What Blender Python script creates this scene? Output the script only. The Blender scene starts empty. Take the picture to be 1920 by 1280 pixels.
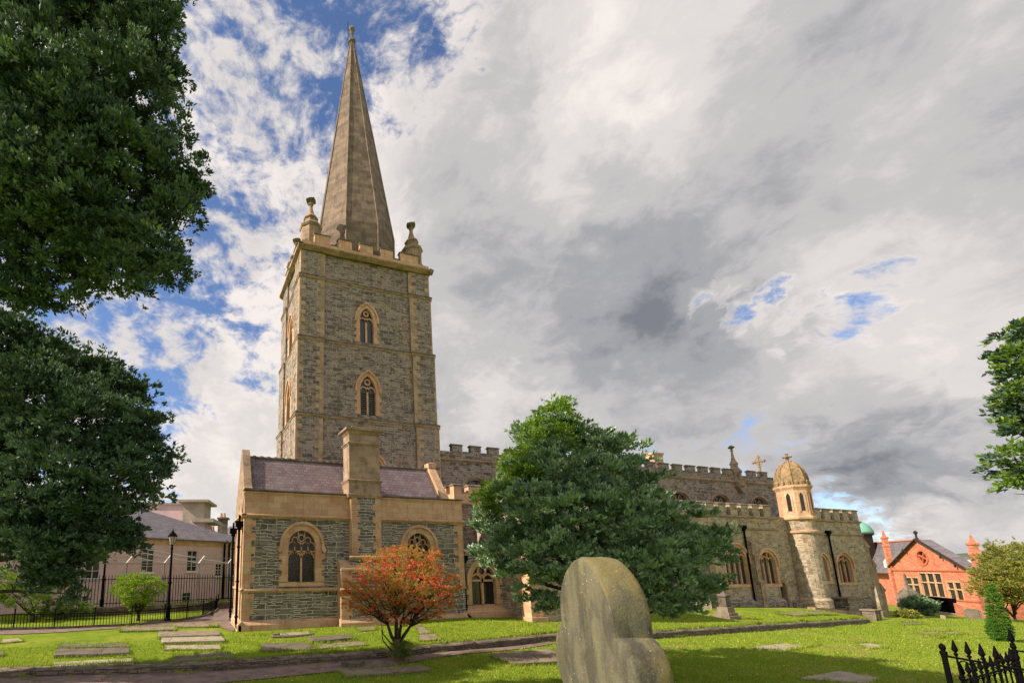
import bpy, math, random
import numpy as np
from mathutils import Vector, Matrix
from mathutils.geometry import tessellate_polygon
random.seed(7); RNG = np.random.default_rng(11)
S = bpy.context.scene; COL = S.collection
# ---------------------------------------------------------------- camera, world, sun, exposure
PX, PY, F, EYE = 620.0, 904.0, 860.0, 3.3
TH = math.atan(156 / 860.0); HD = math.atan(275 / 874.0)
cd = bpy.data.cameras.new('camera'); cam = bpy.data.objects.new('camera', cd); COL.objects.link(cam)
cd.sensor_width = 36; cd.lens = F / 1920 * 36; cd.shift_x = (960 - PX) / 1920; cd.shift_y = (PY - 640) / 1920
cd.clip_start = 0.1; cd.clip_end = 8000
cam.location = (0, 0, EYE); cam.rotation_euler = (math.pi / 2 + TH, 0, -HD); S.camera = cam
S.render.resolution_x = 1024; S.render.resolution_y = 682
S.view_settings.view_transform = 'Standard'; S.view_settings.look = 'None'; S.view_settings.gamma = 1
S.view_settings.exposure = 0.6
SUN_EL = math.radians(38); SUN_FROM = Vector((-1, 0.09, 0)).normalized()   # evening sun from the left, grazing the long wall

def ray(x, y):
    r = x - PX; v = PY - y
    f = F * math.cos(TH) - v * math.sin(TH); u = F * math.sin(TH) + v * math.cos(TH)
    return Vector((r * math.cos(HD) + f * math.sin(HD), -r * math.sin(HD) + f * math.cos(HD), u))
def rf(r, f, z=0.0):            # (right, forward) of the viewpoint heading -> world
    return Vector((r * math.cos(HD) + f * math.sin(HD), -r * math.sin(HD) + f * math.cos(HD), z))

W = bpy.data.worlds.new('World'); S.world = W; W.use_nodes = True
nt = W.node_tree; nt.nodes.clear()
class NT:
    """small node-writing helper"""
    def __init__(s, tree): s.t = tree
    def n(s, typ, ins=None, **props):
        nd = s.t.nodes.new(typ)
        for k, v in props.items(): setattr(nd, k, v)
        if ins:
            for k, v in ins.items():
                sk = nd.inputs[k]
                if isinstance(v, bpy.types.NodeSocket): s.t.links.new(v, sk)
                else: sk.default_value = v
        return nd
    def m(s, op, a, b=0.0, c=0.0, clamp=False):
        nd = s.n('ShaderNodeMath', operation=op); nd.use_clamp = clamp
        for i, v in enumerate((a, b, c)):
            if isinstance(v, bpy.types.NodeSocket): s.t.links.new(v, nd.inputs[i])
            else: nd.inputs[i].default_value = v
        return nd.outputs[0]
    def vm(s, op, a, b=None):
        nd = s.n('ShaderNodeVectorMath', operation=op)
        for i, v in enumerate((a, b)):
            if v is None: continue
            if isinstance(v, bpy.types.NodeSocket): s.t.links.new(v, nd.inputs[i])
            else: nd.inputs[i].default_value = v
        return nd
    def mix(s, fac, a, b, mode='MIX'):
        nd = s.n('ShaderNodeMix', data_type='RGBA', blend_type=mode)
        for k, v in ((0, fac), (6, a), (7, b)):
            if isinstance(v, bpy.types.NodeSocket): s.t.links.new(v, nd.inputs[k])
            else: nd.inputs[k].default_value = v if k == 0 else (tuple(v) + (1,) if len(v) == 3 else v)
        return nd.outputs[2]
    def ss(s, v, a, b, lo=0.0, hi=1.0):
        nd = s.n('ShaderNodeMapRange', interpolation_type='SMOOTHSTEP')
        s.t.links.new(v, nd.inputs[0])
        for i, q in enumerate((a, b, lo, hi)): nd.inputs[i + 1].default_value = q
        return nd.outputs[0]
    def noise(s, vec, scale, detail=4, rough=.5, dist=0.0):
        nd = s.n('ShaderNodeTexNoise', {'Scale': scale, 'Detail': detail, 'Roughness': rough, 'Distortion': dist})
        if vec is not None: s.t.links.new(vec, nd.inputs['Vector'])
        return nd.outputs[0]

q = NT(nt)
sky = q.n('ShaderNodeTexSky', sky_type='NISHITA'); sky.sun_disc = False
sky.sun_elevation = SUN_EL; sky.sun_rotation = math.atan2(SUN_FROM.x, SUN_FROM.y)
sky.air_density = 1.0; sky.dust_density = 0.3; sky.ozone_density = 3.0
bg1 = q.n('ShaderNodeBackground', {'Color': q.mix(1.0, sky.outputs[0], (.92, .95, 1.08), 'MULTIPLY'), 'Strength': 0.10})
tc = q.n('ShaderNodeTexCoord'); D = q.vm('NORMALIZE', tc.outputs['Generated']).outputs[0]
sep = q.n('ShaderNodeSeparateXYZ', {0: D}); up = sep.outputs[2]
den = q.m('ADD', q.m('MAXIMUM', up, 0.0), 0.34)
P = q.n('ShaderNodeCombineXYZ', {0: q.m('DIVIDE', sep.outputs[0], den), 1: q.m('DIVIDE', sep.outputs[1], den), 2: 0.0}).outputs[0]
P2 = q.vm('MULTIPLY', D, (1.7, 1.7, 3.0)).outputs[0]
P = q.vm('ADD', q.vm('MULTIPLY', P, (.30, .30, .30)).outputs[0], P2).outputs[0]
def warped(scale, amt):
    w_ = q.n('ShaderNodeTexNoise', {'Vector': P, 'Scale': scale, 'Detail': 4.0})
    sc = q.n('ShaderNodeVectorMath', operation='SCALE'); nt.links.new(q.vm('SUBTRACT', w_.outputs[1], (.5, .5, .5)).outputs[0], sc.inputs[0]); sc.inputs[3].default_value = amt
    return q.vm('ADD', P, sc.outputs[0]).outputs[0]
Pw = warped(1.6, .55); Pv = warped(4.0, .22)
n1 = q.noise(Pw, 2.3, 8, .58); n2 = q.noise(Pv, 6.5, 9, .62); n3 = q.noise(P, 1.3, 3, .5); n4 = q.noise(Pw, 13.0, 7, .65)
wd_ = q.n('ShaderNodeTexNoise', {'Vector': Pw, 'Scale': 5.0, 'Detail': 5.0, 'Roughness': .6})
sc_ = q.n('ShaderNodeVectorMath', operation='SCALE'); nt.links.new(q.vm('SUBTRACT', wd_.outputs[1], (.5, .5, .5)).outputs[0], sc_.inputs[0]); sc_.inputs[3].default_value = .20
DW = q.vm('NORMALIZE', q.vm('ADD', D, sc_.outputs[0]).outputs[0]).outputs[0]
def blob(px, py, deg, soft=.12):
    d = ray(px, py).normalized()
    dn = q.vm('DOT_PRODUCT', DW, tuple(d)).outputs['Value']
    return q.ss(dn, math.cos(math.radians(deg)), math.cos(math.radians(deg * soft)))
def acc(items):
    o = None
    for px, py, deg, w in items:
        t = q.m('MULTIPLY', blob(px, py, deg), w); o = t if o is None else q.m('ADD', o, t)
    return o
# where the real sky had blue holes (negative) and solid cloud (positive)
cov = acc([(560, 110, 20, -.20), (750, 60, 9, -.12), (330, 600, 8, -.14), (320, 760, 6, -.36), (400, 480, 9, -.10), (400, 90, 7, .10), (200, 520, 14, -.10), (800, 110, 6, -.08), (640, 330, 8, .14), (440, 300, 6, .10),
           (1385, 575, 3.0, -.74), (1545, 605, 3.8, -.42), (1440, 815, 3, -.22), (1640, 975, 3.5, -.45), (1800, 985, 4, -.25), (1720, 1015, 5, .25), (1900, 1000, 5, .3), (1700, 525, 4, -.16), (1240, 490, 3.0, -.35), (1780, 620, 3, -.22),
           (1200, 260, 30, .30), (1650, 250, 30, .30), (1000, 620, 22, .26), (430, 860, 9, .30), (1750, 800, 12, .22), (540, 560, 8, .08), (860, 300, 12, .18), (1700, 920, 5, .22)])
base = q.m('ADD', q.m('ADD', q.m('MULTIPLY', q.m('SUBTRACT', n1, .5), .60), q.m('MULTIPLY', q.m('SUBTRACT', n2, .5), 1.55)), q.m('MULTIPLY', q.m('SUBTRACT', n4, .5), .75))
cv = q.m('ADD', q.m('ADD', base, cov), .56)
mask = q.ss(cv, .18, .62)
# thickness decides how grey the cloud is
br = acc([(1130, 180, 15, .20), (1060, 300, 8, .10), (620, 320, 12, .10), (420, 850, 12, .28), (560, 620, 12, .22), (800, 250, 10, .12), (1830, 1000, 5, .30), (950, 780, 7, .14), (1200, 60, 10, .14),
          (1700, 160, 24, -.06), (1080, 500, 14, -.14), (1300, 760, 12, -.12), (1200, 640, 8, -.10), (1750, 920, 8, -.34), (1650, 790, 5, -.12), (1000, 60, 6, -.16), (900, 440, 8, -.05), (1500, 540, 6, .16), (1820, 640, 10, .14), (1500, 400, 12, .05), (700, 450, 6, .2)])
shade = q.m('ADD', q.m('ADD', q.m('ADD', q.m('MULTIPLY', q.m('SUBTRACT', n1, .5), -.70), q.m('MULTIPLY', q.m('SUBTRACT', n2, .5), .42)), q.m('MULTIPLY', q.m('SUBTRACT', n4, .5), .18)), q.m('ADD', br, q.m('ADD', q.m('MULTIPLY', q.m('SUBTRACT', n3, .5), .6), .58)))
edge = q.ss(cv, .90, .50, 0.0, .16)
shade = q.m('ADD', shade, edge)
ramp = q.n('ShaderNodeValToRGB', {0: shade})
cr = ramp.color_ramp; cr.interpolation = 'EASE'
cr.elements[0].position = 0.08; cr.elements[0].color = (.17, .18, .205, 1)
cr.elements[1].position = 0.98; cr.elements[1].color = (.74, .68, .645, 1)
for p_, c_ in ((.32, (.31, .312, .33, 1)), (.54, (.45, .437, .437, 1)), (.76, (.60, .565, .55, 1))):
    e = cr.elements.new(p_); e.color = c_
bg2 = q.n('ShaderNodeBackground', {'Color': ramp.outputs[0], 'Strength': 0.84})
mx = q.n('ShaderNodeMixShader', {0: mask, 1: bg1.outputs[0], 2: bg2.outputs[0]})
q.n('ShaderNodeOutputWorld', {0: mx.outputs[0]})

sd = bpy.data.lights.new('sun', 'SUN'); sun = bpy.data.objects.new('sun', sd); COL.objects.link(sun)
sd.energy = 4.6; sd.angle = math.radians(.6); sd.color = (1.0, .88, .72)
sdir = Vector((SUN_FROM.x * math.cos(SUN_EL), SUN_FROM.y * math.cos(SUN_EL), math.sin(SUN_EL)))
sun.rotation_euler = sdir.to_track_quat('Z', 'Y').to_euler(); sun.location = (-20, 5, 40)

# ---------------------------------------------------------------- terrain height
def ip(x, pts):
    if x <= pts[0][0]: return pts[0][1]
    for (a, b), (c, d) in zip(pts, pts[1:]):
        if x <= c: return b + (d - b) * (x - a) / (c - a)
    return pts[-1][1]
KERB = [(-60, 28), (-30, 23), (-14, 19.9), (-5.5, 18.3), (-1.6, 17.6), (2.6, 17.35), (7.3, 17.6), (11, 18.2), (17.8, 19.2), (24, 19.3), (31, 20.2), (37.4, 21.2), (45, 22.4), (54.5, 24.4), (60, 25.6)]
ZK = [(-60, 0), (18, -.05), (25, -.25), (35, -.45), (45, -.75), (55, -1.1), (70, -1.6), (120, -3.0), (300, -9)]
ZU = [(-60, 0), (3, 0), (16, .32), (22, .2), (45, -.1), (52, -.35), (64, -1.3), (75, -1.9), (120, -3.0), (300, -9)]
DROP = [(-40, 0), (-20, .22), (12, .28), (20, .3), (45, .34), (54, .32), (57, 0)]
def gz(x, y):
    yk = ip(x, KERB); zk = ip(x, ZK); zu = ip(x, ZU)
    if y > yk:
        t = min(1, (y - yk) / max(.5, 26 - yk)); z = zk + (zu - zk) * t
    else: z = zk - ip(x, DROP)
    d = math.hypot(x, y); t = min(1, max(0, (15.5 - d) / 10.0)); t = t * t * (3 - 2 * t)
    if y <= yk: z = z * (1 - t) + 1.5 * t
    return z + .035 * math.sin(x * .7 + y * .4) * math.cos(y * .9 - x * .23)
def G(px, py, dz=0.0):
    d = ray(px, py); t = 1.0 / 874
    lo = None
    for i in range(1, 4000):
        s = i * .1 / 874
        if EYE + d.z * s <= gz(d.x * s, d.y * s) + dz: lo = s; break
    if lo is None: lo = .5
    a, b = lo - .1 / 874, lo
    for _ in range(18):
        m_ = (a + b) / 2
        if EYE + d.z * m_ <= gz(d.x * m_, d.y * m_) + dz: b = m_
        else: a = m_
    return Vector((d.x * b, d.y * b, gz(d.x * b, d.y * b)))

# ---------------------------------------------------------------- materials
MATS = {}
def new_mat(name):
    m = bpy.data.materials.new(name); m.use_nodes = True; m.node_tree.nodes.clear(); MATS[name] = m
    return m, NT(m.node_tree)
def finish(k, col, rough=.8, bump=None, bstr=.5, bdist=.02, spec=.3, metal=0.0, extra=None):
    ins = {'Base Color': col, 'Roughness': rough, 'Metallic': metal, 'Specular IOR Level': spec}
    if not isinstance(col, bpy.types.NodeSocket): ins['Base Color'] = tuple(col) + (1,)
    if bump is not None:
        ins['Normal'] = k.n('ShaderNodeBump', {'Height': bump, 'Strength': bstr, 'Distance': bdist}).outputs[0]
    b = k.n('ShaderNodeBsdfPrincipled', ins)
    if extra:
        for a_, v in extra.items(): b.inputs[a_].default_value = v
    k.n('ShaderNodeOutputMaterial', {0: b.outputs[0]})
    return b
def wallcoord(k, rot=0.0):
    g = k.n('ShaderNodeNewGeometry'); s = k.n('ShaderNodeSeparateXYZ', {0: g.outputs['Position']})
    nn = k.n('ShaderNodeSeparateXYZ', {0: g.outputs['True Normal']})
    # run along the wall whichever way it faces
    u = k.m('ADD', s.outputs[0], k.m('MULTIPLY', s.outputs[1], k.m('SUBTRACT', 1.0, k.m('ABSOLUTE', nn.outputs[1]))))
    return g.outputs['Position'], u, s.outputs[2]
def rubble(name, c1, c2, c3, mortar, row=.13, width=.55, msize=.012, stain=(.5, .42, .3), st=.5, bump=.7):
    m, k = new_mat(name); pos, u, z = wallcoord(k)
    nz = k.noise(pos, 1.1, 2); nf = k.noise(pos, 6.0, 2)
    u2 = k.m('ADD', u, k.m('MULTIPLY', nf, .10)); z2 = k.m('ADD', z, k.m('ADD', k.m('MULTIPLY', nz, .16), k.m('MULTIPLY', nf, .03)))
    v = k.n('ShaderNodeCombineXYZ', {0: u2, 1: z2, 2: 0.0}).outputs[0]
    def br(rw, wd, off):
        b = k.n('ShaderNodeTexBrick', {'Vector': k.vm('ADD', v, (off, off * .37, 0)).outputs[0], 'Color1': (0, 0, 0, 1), 'Color2': (1, 1, 1, 1), 'Mortar': (.5, .5, .5, 1), 'Scale': 1.0,
            'Mortar Size': msize, 'Mortar Smooth': .25, 'Bias': 0.0, 'Brick Width': wd, 'Row Height': rw})
        b.offset = .43; b.squash = 1.0; return b
    a = br(row, width, 0.0); b = br(row * 1.75, width * 1.35, 3.3); c = br(row * .62, width * .7, 9.1)
    msk = k.ss(k.noise(pos, .9, 3, .6), .47, .53); msk2 = k.ss(k.noise(k.vm('ADD', pos, (7, 3, 5)).outputs[0], 1.3, 3, .6), .54, .58)
    tone = k.mix(msk2, k.mix(msk, a.outputs[0], b.outputs[0]), c.outputs[0]); fac = k.mix(msk2, k.mix(msk, a.outputs[1], b.outputs[1]), c.outputs[1])
    cc = k.mix(k.ss(tone, 0, 1), c1, c2)
    cc = k.mix(k.ss(k.noise(v, 2.2, 4, .7), .52, .70), cc, c3)
    cc = k.mix(k.ss(k.noise(pos, .35, 4, .6), .45, .75, 0, st), cc, k.mix(1.0, cc, tuple(x * 1.9 for x in stain), 'MULTIPLY'))
    fn = k.noise(pos, 28.0, 3, .7)
    stv = k.n('ShaderNodeMapping', {'Vector': pos, 'Scale': (1.6, 1.6, .18)}).outputs[0]
    cc = k.mix(k.ss(k.noise(stv, 1.5, 4, .6), .52, .70, 0, .45), cc, k.mix(1.0, cc, (.52, .50, .48), 'MULTIPLY'))
    cc = k.mix(1.0, cc, k.mix(fn, (.62, .62, .62), (1.35, 1.35, 1.35)), 'MULTIPLY')
    col = k.mix(k.m('MULTIPLY', fac, k.ss(k.noise(pos, 1.7, 3), .30, .55, .35, 1.0)), cc, mortar)
    h = k.m('ADD', k.m('MULTIPLY', k.m('SUBTRACT', 1.0, fac), k.m('ADD', .6, k.m('MULTIPLY', tone, .7))), k.m('MULTIPLY', fn, .35))
    finish(k, col, .85, h, bump, .03)
    return m
def ashlar(name, c1, c2, c3, bw=.75, rh=.32, joint=.35, dirt=.5):
    m, k = new_mat(name); pos, u, z = wallcoord(k)
    v = k.n('ShaderNodeCombineXYZ', {0: u, 1: z, 2: 0.0}).outputs[0]
    b = k.n('ShaderNodeTexBrick', {'Vector': v, 'Color1': (0, 0, 0, 1), 'Color2': (1, 1, 1, 1), 'Mortar': (.3, .3, .3, 1), 'Scale': 1.0, 'Mortar Size': .008, 'Mortar Smooth': .3, 'Bias': 0.0, 'Brick Width': bw, 'Row Height': rh})
    cc = k.mix(b.outputs[0], c1, c2)
    cc = k.mix(k.ss(k.noise(pos, 1.6, 5, .65), .45, .72), cc, c3)
    cc = k.mix(k.ss(k.noise(pos, .5, 5, .7), .5, .8, 0, dirt), cc, (.10, .085, .06))
    stv = k.n('ShaderNodeMapping', {'Vector': pos, 'Scale': (3.2, 3.2, .25)}).outputs[0]
    cc = k.mix(k.ss(k.noise(stv, 1.3, 4, .65), .50, .68, 0, dirt * .8), cc, k.mix(1.0, cc, (.50, .46, .42), 'MULTIPLY'))
    cc = k.mix(1.0, cc, k.mix(k.noise(pos, 22, 3, .7), (.72, .72, .72), (1.25, 1.25, 1.25)), 'MULTIPLY')
    cc = k.mix(k.m('MULTIPLY', b.outputs[1], joint), cc, (.14, .11, .08))
    h = k.m('SUBTRACT', k.m('MULTIPLY', k.noise(pos, 12, 5, .7), .6), k.m('MULTIPLY', b.outputs[1], .5))
    finish(k, cc, .85, h, .35, .02)
    return m
M = {}
M['tower'] = rubble('tower_rubble', (.135, .108, .094), (.34, .28, .235), (.048, .040, .037), (.60, .51, .42), .19, .62, .014, (.62, .50, .36), .7)
M['vestry'] = rubble('slate_rubble', (.115, .105, .095), (.265, .240, .205), (.058, .055, .052), (.72, .62, .50), .17, .85, .019, (.55, .55, .42), .4)
M['aisle'] = rubble('tan_rubble', (.27, .215, .155), (.52, .42, .305), (.11, .088, .068), (.58, .49, .37), .17, .52, .012, (.66, .52, .36), .6)
M['sand'] = ashlar('sandstone', (.55, .34, .20), (.70, .465, .295), (.57, .29, .17), dirt=.5)
M['sandd'] = ashlar('weathered_sandstone', (.33, .225, .15), (.47, .33, .225), (.20, .145, .105), dirt=.75)
M['sandm'] = ashlar('tower_dressings', (.40, .28, .175), (.54, .385, .25), (.30, .20, .13), dirt=.55)
M['spire'] = ashlar('spire_stone', (.16, .115, .085), (.28, .20, .145), (.12, .09, .07), .9, .42, .85, .9)
M['coping'] = ashlar('coping_stone', (.16, .13, .10), (.24, .20, .15), (.10, .085, .07), dirt=.8)
M['red'] = ashlar('red_brick', (.57, .175, .10), (.72, .28, .165), (.50, .145, .09), .45, .16, .4, .12)
M['pink'] = ashlar('pink_render', (.70, .50, .50), (.71, .51, .51), (.62, .44, .44), 3, 2, .05, .25)
M['buff'] = ashlar('buff_stone', (.42, .36, .29), (.46, .39, .31), (.36, .30, .25), 1, .4, .2, .4)
def slates(name, c1, c2, rh=.22, bw=.30):
    m, k = new_mat(name); g = k.n('ShaderNodeNewGeometry'); s = k.n('ShaderNodeSeparateXYZ', {0: g.outputs['Position']})
    v = k.n('ShaderNodeCombineXYZ', {0: k.m('ADD', s.outputs[0], k.m('MULTIPLY', s.outputs[1], .02)), 1: k.m('MULTIPLY', s.outputs[2], 1.2), 2: 0.0}).outputs[0]
    b = k.n('ShaderNodeTexBrick', {'Vector': v, 'Color1': tuple(c1) + (1,), 'Color2': tuple(c2) + (1,), 'Mortar': (.03, .025, .03, 1), 'Scale': 1.0, 'Mortar Size': .012, 'Mortar Smooth': .2, 'Bias': -.2, 'Brick Width': bw, 'Row Height': rh})
    cc = k.mix(k.ss(k.noise(g.outputs['Position'], 1.2, 4, .6), .4, .75, 0, .6), b.outputs[0], (.26, .22, .20))
    finish(k, cc, .55, k.m('SUBTRACT', 1.0, b.outputs[1]), .6, .02, .4); return m
M['slate'] = slates('purple_slate', (.17, .115, .13), (.26, .18, .19))
M['gslate'] = slates('grey_slate', (.14, .125, .15), (.19, .17, .19), .25, .35)
def plain(name, col, rough=.6, var=.35, scale=6, spec=.3, metal=0.0, bump=.2, col2=None):
    m, k = new_mat(name); g = k.n('ShaderNodeNewGeometry'); n = k.noise(g.outputs['Position'], scale, 5, .65)
    c = k.mix(k.ss(n, .35, .7), col, col2 or tuple(x * (1 - var) for x in col))
    finish(k, c, rough, n, bump, .02, spec, metal); return m
M['iron'] = plain('black_iron', (.004, .004, .005), .75, .3, 8, .06)
M['glass'] = plain('dark_glass', (.018, .02, .022), .12, .5, 4, .6, bump=.05)
M['lead'] = plain('lead_glazing', (.030, .030, .028), .16, .6, 9, .7, bump=.9)
M['wood'] = plain('dark_wood', (.035, .025, .018), .6)
M['white'] = plain('white_paint', (.7, .68, .62), .5, .12)
M['dome'] = plain('golden_weathered_stone', (.37, .25, .13), .9, .5, 4, .2, bump=.8, col2=(.15, .11, .065))
M['copper'] = plain('green_copper', (.22, .50, .40), .6, .2)
M['terracotta'] = plain('terracotta', (.62, .17, .08), .7, .2)
def slabmat(name, c1, c2):
    m, k = new_mat(name); g = k.n('ShaderNodeNewGeometry'); p = g.outputs['Position']
    c = k.mix(k.ss(k.noise(p, 2.2, 5, .65), .35, .68), c1, c2)
    c = k.mix(k.ss(k.noise(p, 5.5, 5, .7), .54, .66, 0, .75), c, (.10, .125, .035))        # moss
    c = k.mix(k.ss(k.noise(p, 16, 4, .7), .60, .70, 0, .6), c, (.42, .38, .30))            # pale lichen
    cr_ = k.n('ShaderNodeTexVoronoi', {'Vector': k.n('ShaderNodeMapping', {'Vector': p, 'Scale': (.55, .8, 1)}).outputs[0], 'Scale': 1.0}); cr_.feature = 'DISTANCE_TO_EDGE'
    crack = k.ss(cr_.outputs['Distance'], .012, .0)
    c = k.mix(k.m('MULTIPLY', crack, .8), c, (.03, .03, .02))
    c = k.mix(1.0, c, k.mix(k.noise(p, 40, 3, .7), (.65, .65, .65), (1.3, 1.3, 1.3)), 'MULTIPLY')
    finish(k, c, .92, k.m('SUBTRACT', k.m('MULTIPLY', k.noise(p, 14, 5, .7), .8), crack), .6, .02, .15); return m
M['slab'] = slabmat('flat_stone', (.30, .235, .175), (.20, .155, .12))
M['slabd'] = slabmat('dark_stone', (.19, .15, .125), (.11, .09, .075))
M['slabp'] = slabmat('pale_stone', (.44, .37, .28), (.32, .26, .19))
M['bark'] = plain('grey_bark', (.07, .055, .04), .95, .6, 9, .1, bump=1.0)
M['redbark'] = plain('peeling_bark', (.25, .13, .07), .9, .75, 7, .1, bump=1.0)
M['asphalt'] = plain('asphalt', (.25, .18, .15), .95, .45, 2.2, .2, bump=.5)
M['kerb'] = rubble('kerb_rubble', (.12, .095, .075), (.24, .19, .14), (.06, .05, .04), (.06, .05, .04), .13, .4, .015)
def lichen():
    m, k = new_mat('lichened_stone'); g = k.n('ShaderNodeNewGeometry'); p = g.outputs['Position']
    st = k.n('ShaderNodeMapping', {'Vector': p, 'Scale': (4, 4, 1.3)}).outputs[0]
    c = k.mix(k.ss(k.noise(st, 1.5, 5, .65), .40, .60), (.155, .142, .10), (.085, .078, .06))
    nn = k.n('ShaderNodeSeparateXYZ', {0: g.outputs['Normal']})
    # lichen on the tops, plus sky light on the edge face painted as yellow
    lichen_skylit = k.ss(k.m('ADD', k.m('MULTIPLY', nn.outputs[1], -.45), nn.outputs[2]), -.1, .5, .18, 1.0)
    c = k.mix(k.m('MULTIPLY', lichen_skylit, k.ss(k.noise(p, 2.6, 5, .6), .40, .60)), c, (.195, .16, .07))
    c = k.mix(k.m('MULTIPLY', k.ss(k.noise(st, 2.3, 4, .6), .55, .64), .5), c, (.205, .19, .10))
    c = k.mix(k.ss(k.noise(p, 34, 4, .75), .62, .74), c, (.30, .28, .21))
    vor = k.n('ShaderNodeTexVoronoi', {'Vector': p, 'Scale': 23.0})
    c = k.mix(k.m('MULTIPLY', k.ss(vor.outputs['Distance'], .17, .08), k.ss(k.noise(p, 4, 2), .52, .6)), c, (.42, .40, .33))
    c = k.mix(1.0, c, k.mix(k.noise(p, 60, 4, .8), (.6, .6, .6), (1.4, 1.4, 1.4)), 'MULTIPLY')
    finish(k, c, .95, k.m('ADD', k.noise(p, 45, 6, .75), k.m('MULTIPLY', k.noise(p, 7, 5, .6), 2.0)), .6, .015, .15); return m
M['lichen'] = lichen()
def grassmat():
    m, k = new_mat('mown_grass'); g = k.n('ShaderNodeNewGeometry'); p = g.outputs['Position']
    c = k.mix(k.ss(k.noise(p, .55, 4, .6), .38, .66), (.18, .265, .020), (.285, .33, .030))
    c = k.mix(k.ss(k.noise(p, 2.4, 5, .65), .46, .68, 0, .8), c, (.12, .22, .012))
    c = k.mix(k.ss(k.noise(p, 9, 4, .7), .5, .75, 0, .6), c, (.27, .30, .03))
    c = k.mix(k.ss(k.noise(p, 1.1, 5, .7), .56, .66, 0, .5), c, (.30, .31, .05))
    c = k.mix(k.ss(k.noise(k.vm('ADD', p, (9, 4, 0)).outputs[0], .8, 4, .6), .55, .68, 0, .6), c, (.085, .17, .012))
    sp = k.n('ShaderNodeSeparateXYZ', {0: p})
    right = k.ss(sp.outputs[0], 16, 26, .0, 1.0)
    st = k.n('ShaderNodeMapping', {'Vector': p, 'Scale': (.45, .8, 1)}).outputs[0]
    dirt = k.m('MULTIPLY', k.ss(k.noise(st, .72, 3, .55), .545, .62), k.ss(k.noise(p, 3, 4, .7), .32, .5))
    c = k.mix(k.m('MULTIPLY', dirt, k.m('MULTIPLY', right, .85)), c, (.36, .27, .12))
    fn = k.noise(p, 38, 4, .75)
    c = k.mix(1.0, c, k.mix(fn, (.55, .55, .55), (1.4, 1.4, 1.4)), 'MULTIPLY')
    finish(k, c, .95, k.m('ADD', fn, k.m('MULTIPLY', k.noise(p, 8, 3, .6), 2.0)), .9, .04, .1); return m
M['grass'] = grassmat()
def leafmat(name, c1, c2, c3, rough=.42, trans=.25, spec=.5, s=1.4, amt=.5):
    m, k = new_mat(name); g = k.n('ShaderNodeNewGeometry')
    rnd = g.outputs['Random Per Island']
    c = k.mix(rnd, c1, c2); c = k.mix(k.m('MULTIPLY', k.ss(k.noise(g.outputs['Position'], s, 3, .5), .46, .60), amt), c, c3)
    c = k.mix(k.m('GREATER_THAN', rnd, .93), c, k.mix(1.0, c2, (1.35, 1.3, 1.25), 'MULTIPLY'))
    b = k.n('ShaderNodeBsdfPrincipled', {'Base Color': c, 'Roughness': rough, 'Specular IOR Level': spec})
    t = k.n('ShaderNodeBsdfTranslucent', {0: k.mix(1.0, c, (1.7, 1.9, .7), 'MULTIPLY')})
    mxx = k.n('ShaderNodeMixShader', {0: trans, 1: b.outputs[0], 2: t.outputs[0]})
    k.n('ShaderNodeOutputMaterial', {0: mxx.outputs[0]}); return m
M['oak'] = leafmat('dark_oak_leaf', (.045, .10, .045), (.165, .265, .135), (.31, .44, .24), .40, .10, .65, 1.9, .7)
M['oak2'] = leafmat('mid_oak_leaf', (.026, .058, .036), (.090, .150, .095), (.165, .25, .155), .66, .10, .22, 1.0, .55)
M['oakd'] = leafmat('deep_oak_leaf', (.024, .052, .034), (.085, .140, .092), (.16, .24, .155), .68, .10, .22, 1.0, .55)  # darkest of the oak greens, for the upper left crown
M['oaky'] = leafmat('pale_oak_leaf', (.14, .23, .035), (.24, .34, .06), (.10, .18, .03), .5, .35, .3)
M['lime'] = leafmat('lime_leaf', (.14, .22, .02), (.26, .34, .035), (.07, .13, .02), .5, .35, .3)
M['garden'] = leafmat('garden_leaf', (.08, .14, .03), (.20, .26, .06), (.05, .09, .02), .5, .3, .3)
M['olive'] = leafmat('olive_leaf', (.20, .21, .045), (.34, .32, .08), (.12, .14, .03), .5, .3, .3)
M['redleaf'] = leafmat('red_leaf', (.62, .085, .065), (.66, .22, .09), (.50, .12, .08), .5, .25, .3)
M['redgreen'] = leafmat('bronze_leaf', (.28, .24, .04), (.60, .30, .08), (.17, .20, .03), .5, .25, .3)
M['conif'] = leafmat('conifer_leaf', (.09, .20, .03), (.15, .29, .045), (.06, .14, .02), .6, .2, .2, 3)

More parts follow.
